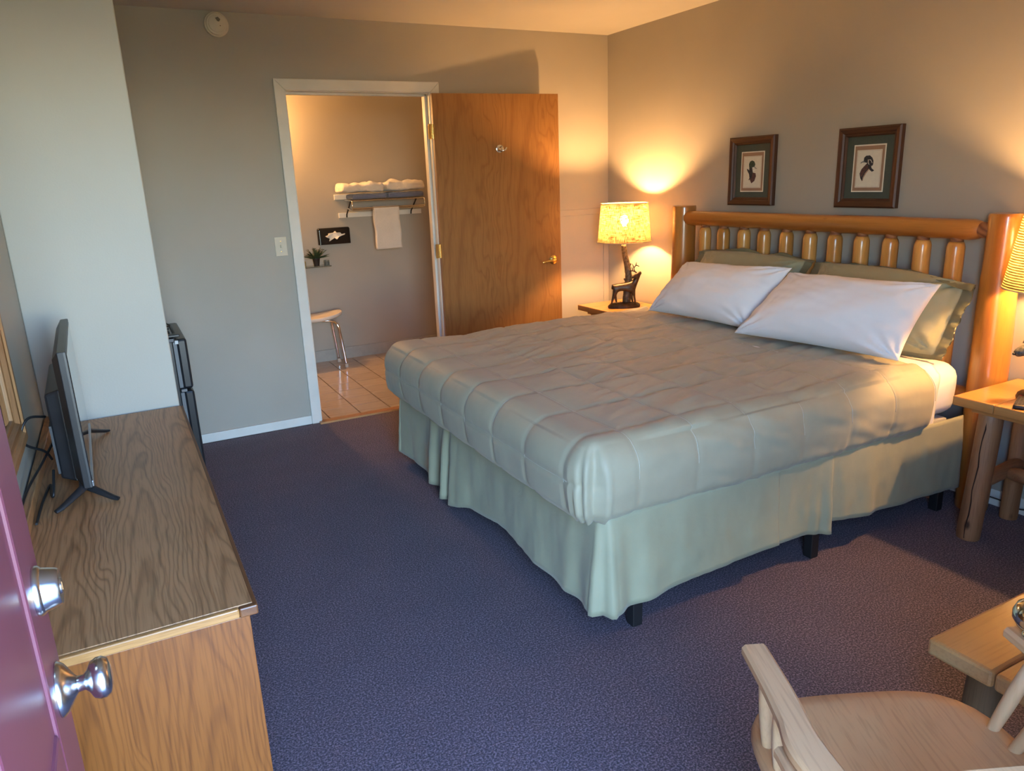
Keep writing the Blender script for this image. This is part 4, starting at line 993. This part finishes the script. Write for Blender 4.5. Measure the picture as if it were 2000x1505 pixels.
# low plank table
M_tbl = wood('table_pine', (.40,.19,.06,1), (.52,.27,.095,1), (.60,.34,.13,1), axis=0, rough=.36, freq=7, stretch=.08, dist=5, knots=4, pores=.25, coat=.15)
M_tleg = wood('dark_bark_leg', (.035,.018,.009,1), (.075,.040,.02,1), (.12,.07,.036,1), axis=2, rough=.7, freq=9, stretch=.1, dist=4, pores=.5)
t = thing('low_table', 'low pine plank table on log legs beside the beech chair', 'table', (1.98, .63, 0))
for k in range(3):
    y1 = .878-k*.1495; obj('plank', bx(1.505, 2.46, y1-.146, y1, .408, .45), M_tbl, t, world=True, bevel=.008)
for x, sx in ((1.64, -1), (2.32, 1)):
    obj('batten', bx(x-.035, x+.035, .46, .85, .372, .408), M_tleg, t, world=True, bevel=.003)
    for y, sy in ((.80, 1), (.51, -1)): obj('leg', log(B(), (x+sx*.015, y+sy*.012, 0), (x, y, .374), .046, (.95, .9), x*9+y, m=10), M_tleg, t, world=True, smooth=60)
    obj('stretcher', log(B(), (x, .53, .16), (x, .78, .16), .026, (.8, .8), x*3, m=6), M_nsleg, t, world=True, smooth=60)

# ---------------------------------------------------------------- bathroom things
M_tow = fabric('white_terry', (.74,.68,.60), .95, .4, 500, .5, wr=40)
M_blue = fabric('blue_terry', (.14,.17,.27), .95, .4, 500, .5, wr=40)
t = thing('towel_rack', 'chrome wire towel rack on white boards on the bathroom wall', 'rack', (2.1, BY, 1.25))
P_ = lambda nm, b, m, **k: obj(nm, b, m, t, world=True, **k)
P_('mounting_board', bx(1.735, 2.48, BY-.018, BY, 1.222, 1.262), M_white, bevel=.002)
P_('mounting_board', bx(1.71, 2.48, BY-.018, BY, 1.372, 1.415), M_white, bevel=.002)
for k in range(6):
    y = 6.17+.042*k; P_('shelf_bar', tube(B(), [(1.79, y, 1.362), (2.425, y, 1.362)], .0045, 8), M_chrome, smooth=60)
P_('front_bar', tube(B(), [(1.79, 6.16, 1.300), (2.425, 6.16, 1.300)], .005, 8), M_chrome, smooth=60)
P_('towel_bar', tube(B(), [(1.79, 6.175, 1.288), (2.425, 6.175, 1.288)], .005, 8), M_chrome, smooth=60)
for x in (1.79, 2.425):
    P_('end_loop', tube(B(), [(x, 6.39, 1.362), (x, 6.17, 1.362), (x, 6.155, 1.352), (x, 6.155, 1.300), (x, 6.17, 1.288), (x, 6.30, 1.300)], .0055, 8), M_chrome, smooth=60)
for x in (1.80, 2.38): P_('bracket', tube(B(), [(x, 6.388, 1.225), (x, 6.380, 1.25), (x, 6.24, 1.352)], .006, 8), M_black, smooth=60)
def towel_fold(nm, label, cat, lo, hi, mat, seed, amp, r=.018, group=None):
    def dp(p, n, q):
        d = n*(amp*n3(q.x*9+seed, q.y*9, q.z*13) + amp*.5*n3(q.x*22+seed, q.y*22, q.z*30))
        if n.z > .3: d += Vector((0, 0, amp*1.3*n3(q.x*13+seed, q.y*6, 1)))
        return d
    bm = rbox(B(), lo, hi, r, .011, disp=dp, rb=r*.6)
    return tag(obj(nm, bm, mat, loc=((lo[0]+hi[0])/2, (lo[1]+hi[1])/2, lo[2]), smooth=180), label, cat, group)
towel_fold('folded_towel', 'folded blue towel on the wire rack nearer the tissue box', 'towel', (1.80, 6.165, 1.3735), (2.098, 6.37, 1.412), M_blue, 2, .004, .016, 'blue towels on the rack')
towel_fold('folded_towel', 'folded blue towel on the wire rack nearer the open door', 'towel', (2.108, 6.165, 1.3735), (2.43, 6.37, 1.416), M_blue, 6, .004, .016, 'blue towels on the rack')
towel_fold('crumpled_towel', 'crumpled white towel on the rack nearer the tissue box', 'towel', (1.715, 6.17, 1.428), (2.085, 6.37, 1.500), M_tow, 9, .016, .03, 'white towels on the rack')
towel_fold('crumpled_towel', 'crumpled white towel on the rack nearer the open door', 'towel', (2.104, 6.17, 1.432), (2.445, 6.37, 1.508), M_tow, 13, .016, .03, 'white towels on the rack')
# hanging hand towel
bm = B()
def hang(u, v):
    s = v*.72; x = 1.965+.222*u + .012*(1-abs(s-.36)/.36)*0
    drop = abs(s-.36); back = s < .36
    y = 6.158 if not back else 6.183
    if drop < .012: y = 6.1705 - .0125*(1 if not back else -1)*math.sin(drop/.012*math.pi/2)
    z = 1.308-max(0, drop-.008)
    x += .035*(1.308-z)*.6 + .003*math.sin(z*30)
    return (x, y + .004*n3(x*14, z*5, 2)*(1 if drop > .03 else 0) - (.006 if not back and drop > .02 else 0), z)
grid(bm, 16, 60, hang)
tag(obj('hand_towel', bm, M_tow, loc=(2.08, 6.16, .95), smooth=180, solid=.006), 'white hand towel hanging from the bar of the bathroom rack', 'towel')
t = thing('tissue_box', 'black wall tissue holder with a white tissue pulled out', 'tissue box', (1.672, BY, 1.01))
obj('case', rbox(B(), (-.138, -.045, 0), (.138, 0, .137), .014, .012), plain('gloss_black', (.010,.010,.011), .16), t, smooth=60)
obj('slot', prism(B(), [(.075*math.cos(a/16*6.283), .068+.030*math.sin(a/16*6.283)) for a in range(16)], .0445, .0462, lambda a, b, d: (a, -d, b)), plain('slot_dark', (.004,.004,.004), .9), t)
ts = prism(B(), [(-.085, .070), (-.055, .078), (-.050, .092), (-.010, .096), (.004, .108), (.014, .096), (.045, .095), (.060, .080), (.090, .084), (.085, .074), (.050, .066), (.030, .060), (.012, .040), (-.004, .054), (-.050, .028), (-.045, .050), (-.070, .060)], .047, .060, lambda a, b, d: (a + .1*(d-.047), -d - .012*math.sin(a*60), b))
obj('tissue', ts, plain('tissue_paper', (.78,.74,.66), .9), t)
gm = Mat('green_glass'); gm.set(Base_Color=(.75,.85,.80,1), Roughness=.05, Transmission_Weight=.85, IOR=1.45)
t = thing('glass_shelf', 'small glass shelf on the bathroom wall below the tissue box', 'shelf', (1.35, BY, .84))
obj('pane', bx(-.30, .25, -.13, 0, -.004, .004), gm.m, t, bevel=.001)
for x in (-.2, .2): obj('bracket', bx(x-.008, x+.008, -.05, 0, -.016, -.004), M_chrome, t, bevel=.002)
t = thing('potted_plant', 'small dark pot of spiky green foliage on the glass shelf', 'plant', (1.490, 6.335, .844))
obj('pot', lathe(B(), [(0, 0), (.022, 0), (.030, .055), (.032, .058), (.032, .064), (.027, .064), (.026, .055), (0, .055)], 20), plain('dark_pot', (.03,.022,.018), .5), t, smooth=40)
bm = B(); rp = random.Random(8)
for k in range(60):
    a = rp.uniform(0, 6.283); e = rp.uniform(.15, 1.35); Ln = rp.uniform(.08, .155); d = Vector((math.cos(a)*math.cos(e), .5*math.sin(a)*math.cos(e), math.sin(e)*.75)); p = Vector((rp.uniform(-.015, .015), rp.uniform(-.012, .012), .056))
    s = d.cross(Vector((0, 0, 1))).normalized()*.0045; m_ = p+d*Ln*.55+Vector((0, 0, .006)); q = p+d*Ln
    v = [bm.verts.new(x) for x in (p-s*.6, p+s*.6, m_+s, q, m_-s)]; bm.faces.new(v)
    for w_ in range(3):
        b0 = p+d*Ln*(.45+.18*w_)
        for sg in (-1, 1):
            tip = b0 + d*.02 + s*sg*4.5; vv = [bm.verts.new(x) for x in (b0-d*.004, tip, b0+d*.006)]; bm.faces.new(vv)
o = obj('foliage', bm, plain('fern_green', (.035,.062,.022), .7, var=.4, nscale=80), t); o['kind'] = 'stuff'
t = thing('candle_jar', 'small glass jar candle with brown wax on the glass shelf', 'jar', (1.578, 6.345, .844))
obj('wax', lathe(B(), [(0, .003), (.020, .003), (.020, .030), (0, .030)], 16), plain('brown_wax', (.16,.06,.03), .5), t, smooth=40)
obj('glass', lathe(B(), [(0, 0), (.0235, 0), (.0235, .040), (.0215, .040), (.0215, .0025), (0, .0025)], 18), gm.m, t, smooth=40)
t = thing('bottle', 'small amber lotion bottle at the doorway end of the glass shelf', 'bottle', (1.385, 6.35, .844))
obj('body', lathe(B(), [(0, 0), (.018, 0), (.019, .004), (.019, .040), (.010, .048), (0, .048)], 16), plain('amber_plastic', (.42,.27,.08), .3), t, smooth=40)
obj('cap', lathe(B(), [(0, .048), (.009, .048), (.009, .064), (0, .064)], 14), plain('cap_gold', (.5,.36,.14), .35), t, smooth=40)
# shower stool
t = thing('shower_stool', 'white plastic shower stool with chrome tube legs on the bathroom tiles', 'stool', (1.36, 6.20, 0))
def stool_seat():
    bm = B(); N = 48; rings = []
    for rr, z in ((.0, .412), (.9, .412), (.98, .420), (1.0, .432), (.985, .443), (.93, .446), (.8, .440), (.5, .433), (0, .431)):
        if rr == 0: rings.append([bm.verts.new((0, 0, z))]); continue
        rg = []
        for k in range(N):
            a = k/N*2*math.pi; c, s = math.cos(a), math.sin(a); e = 2.6; q = (abs(c)**e+abs(s)**e)**(-1/e)
            x, y = .262*q*c*rr, .135*q*s*rr; rg.append(bm.verts.new((x, y, z + .030*(x/.26)**2)))
        rings.append(rg)
    for a, b in zip(rings, rings[1:]):
        if len(a) == 1: [bm.faces.new((a[0], b[(k+1) % N], b[k])) for k in range(N)]
        elif len(b) == 1: [bm.faces.new((a[k], a[(k+1) % N], b[0])) for k in range(N)]
        else: [bm.faces.new((a[k], a[(k+1) % N], b[(k+1) % N], b[k])) for k in range(N)]
    return bm
st = obj('seat', stool_seat(), plain('stool_plastic', (.68,.62,.54), .4, var=.03), t, smooth=60)
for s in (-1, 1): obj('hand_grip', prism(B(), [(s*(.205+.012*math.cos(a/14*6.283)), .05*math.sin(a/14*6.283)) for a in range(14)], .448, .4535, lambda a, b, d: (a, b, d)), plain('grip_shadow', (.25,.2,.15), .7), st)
for sx in (-1, 1):
    for sy in (-1, 1):
        lg = obj('leg', tube(B(), spline([(sx*.08, sy*.055, .408), (sx*.150, sy*.075, .402), (sx*.190, sy*.100, .372), (sx*.205, sy*.108, .30), (sx*.230, sy*.118, .04)], 6), .011, 12), M_chrome, t, smooth=60)
        obj('rubber_foot', lathe(B(), [(0, 0), (.017, 0), (.017, .006), (.014, .034), (0, .034)], 14, origin=(sx*.2325, sy*.119, 0)), plain('rubber_foot_tan', (.55,.48,.40), .7) if 'rubber_foot_tan' not in bpy.data.materials else bpy.data.materials['rubber_foot_tan'], lg, smooth=40)
# bathroom vanity light on the side wall
t = thing('vanity_light', 'frosted globe light glowing on the bathroom wall left of the tissue box', 'light', (1.02, BY, 1.98))
obj('back_plate', lathe(B(), [(0, 0), (.05, 0), (.05, .012), (.02, .03), (.02, .05), (0, .05)], 24, axis=(0, -1, 0)), M_brass, t, smooth=40)
obj('globe', lathe(B(), [(0, -.07)] + [(.07*math.sin(a/12*math.pi), -.07*math.cos(a/12*math.pi)) for a in range(1, 12)] + [(0, .07)], 24, origin=(0, -.115, 0)), emit_mat('vanity_globe', (1.0, .50, .17), BATH), t, smooth=180)
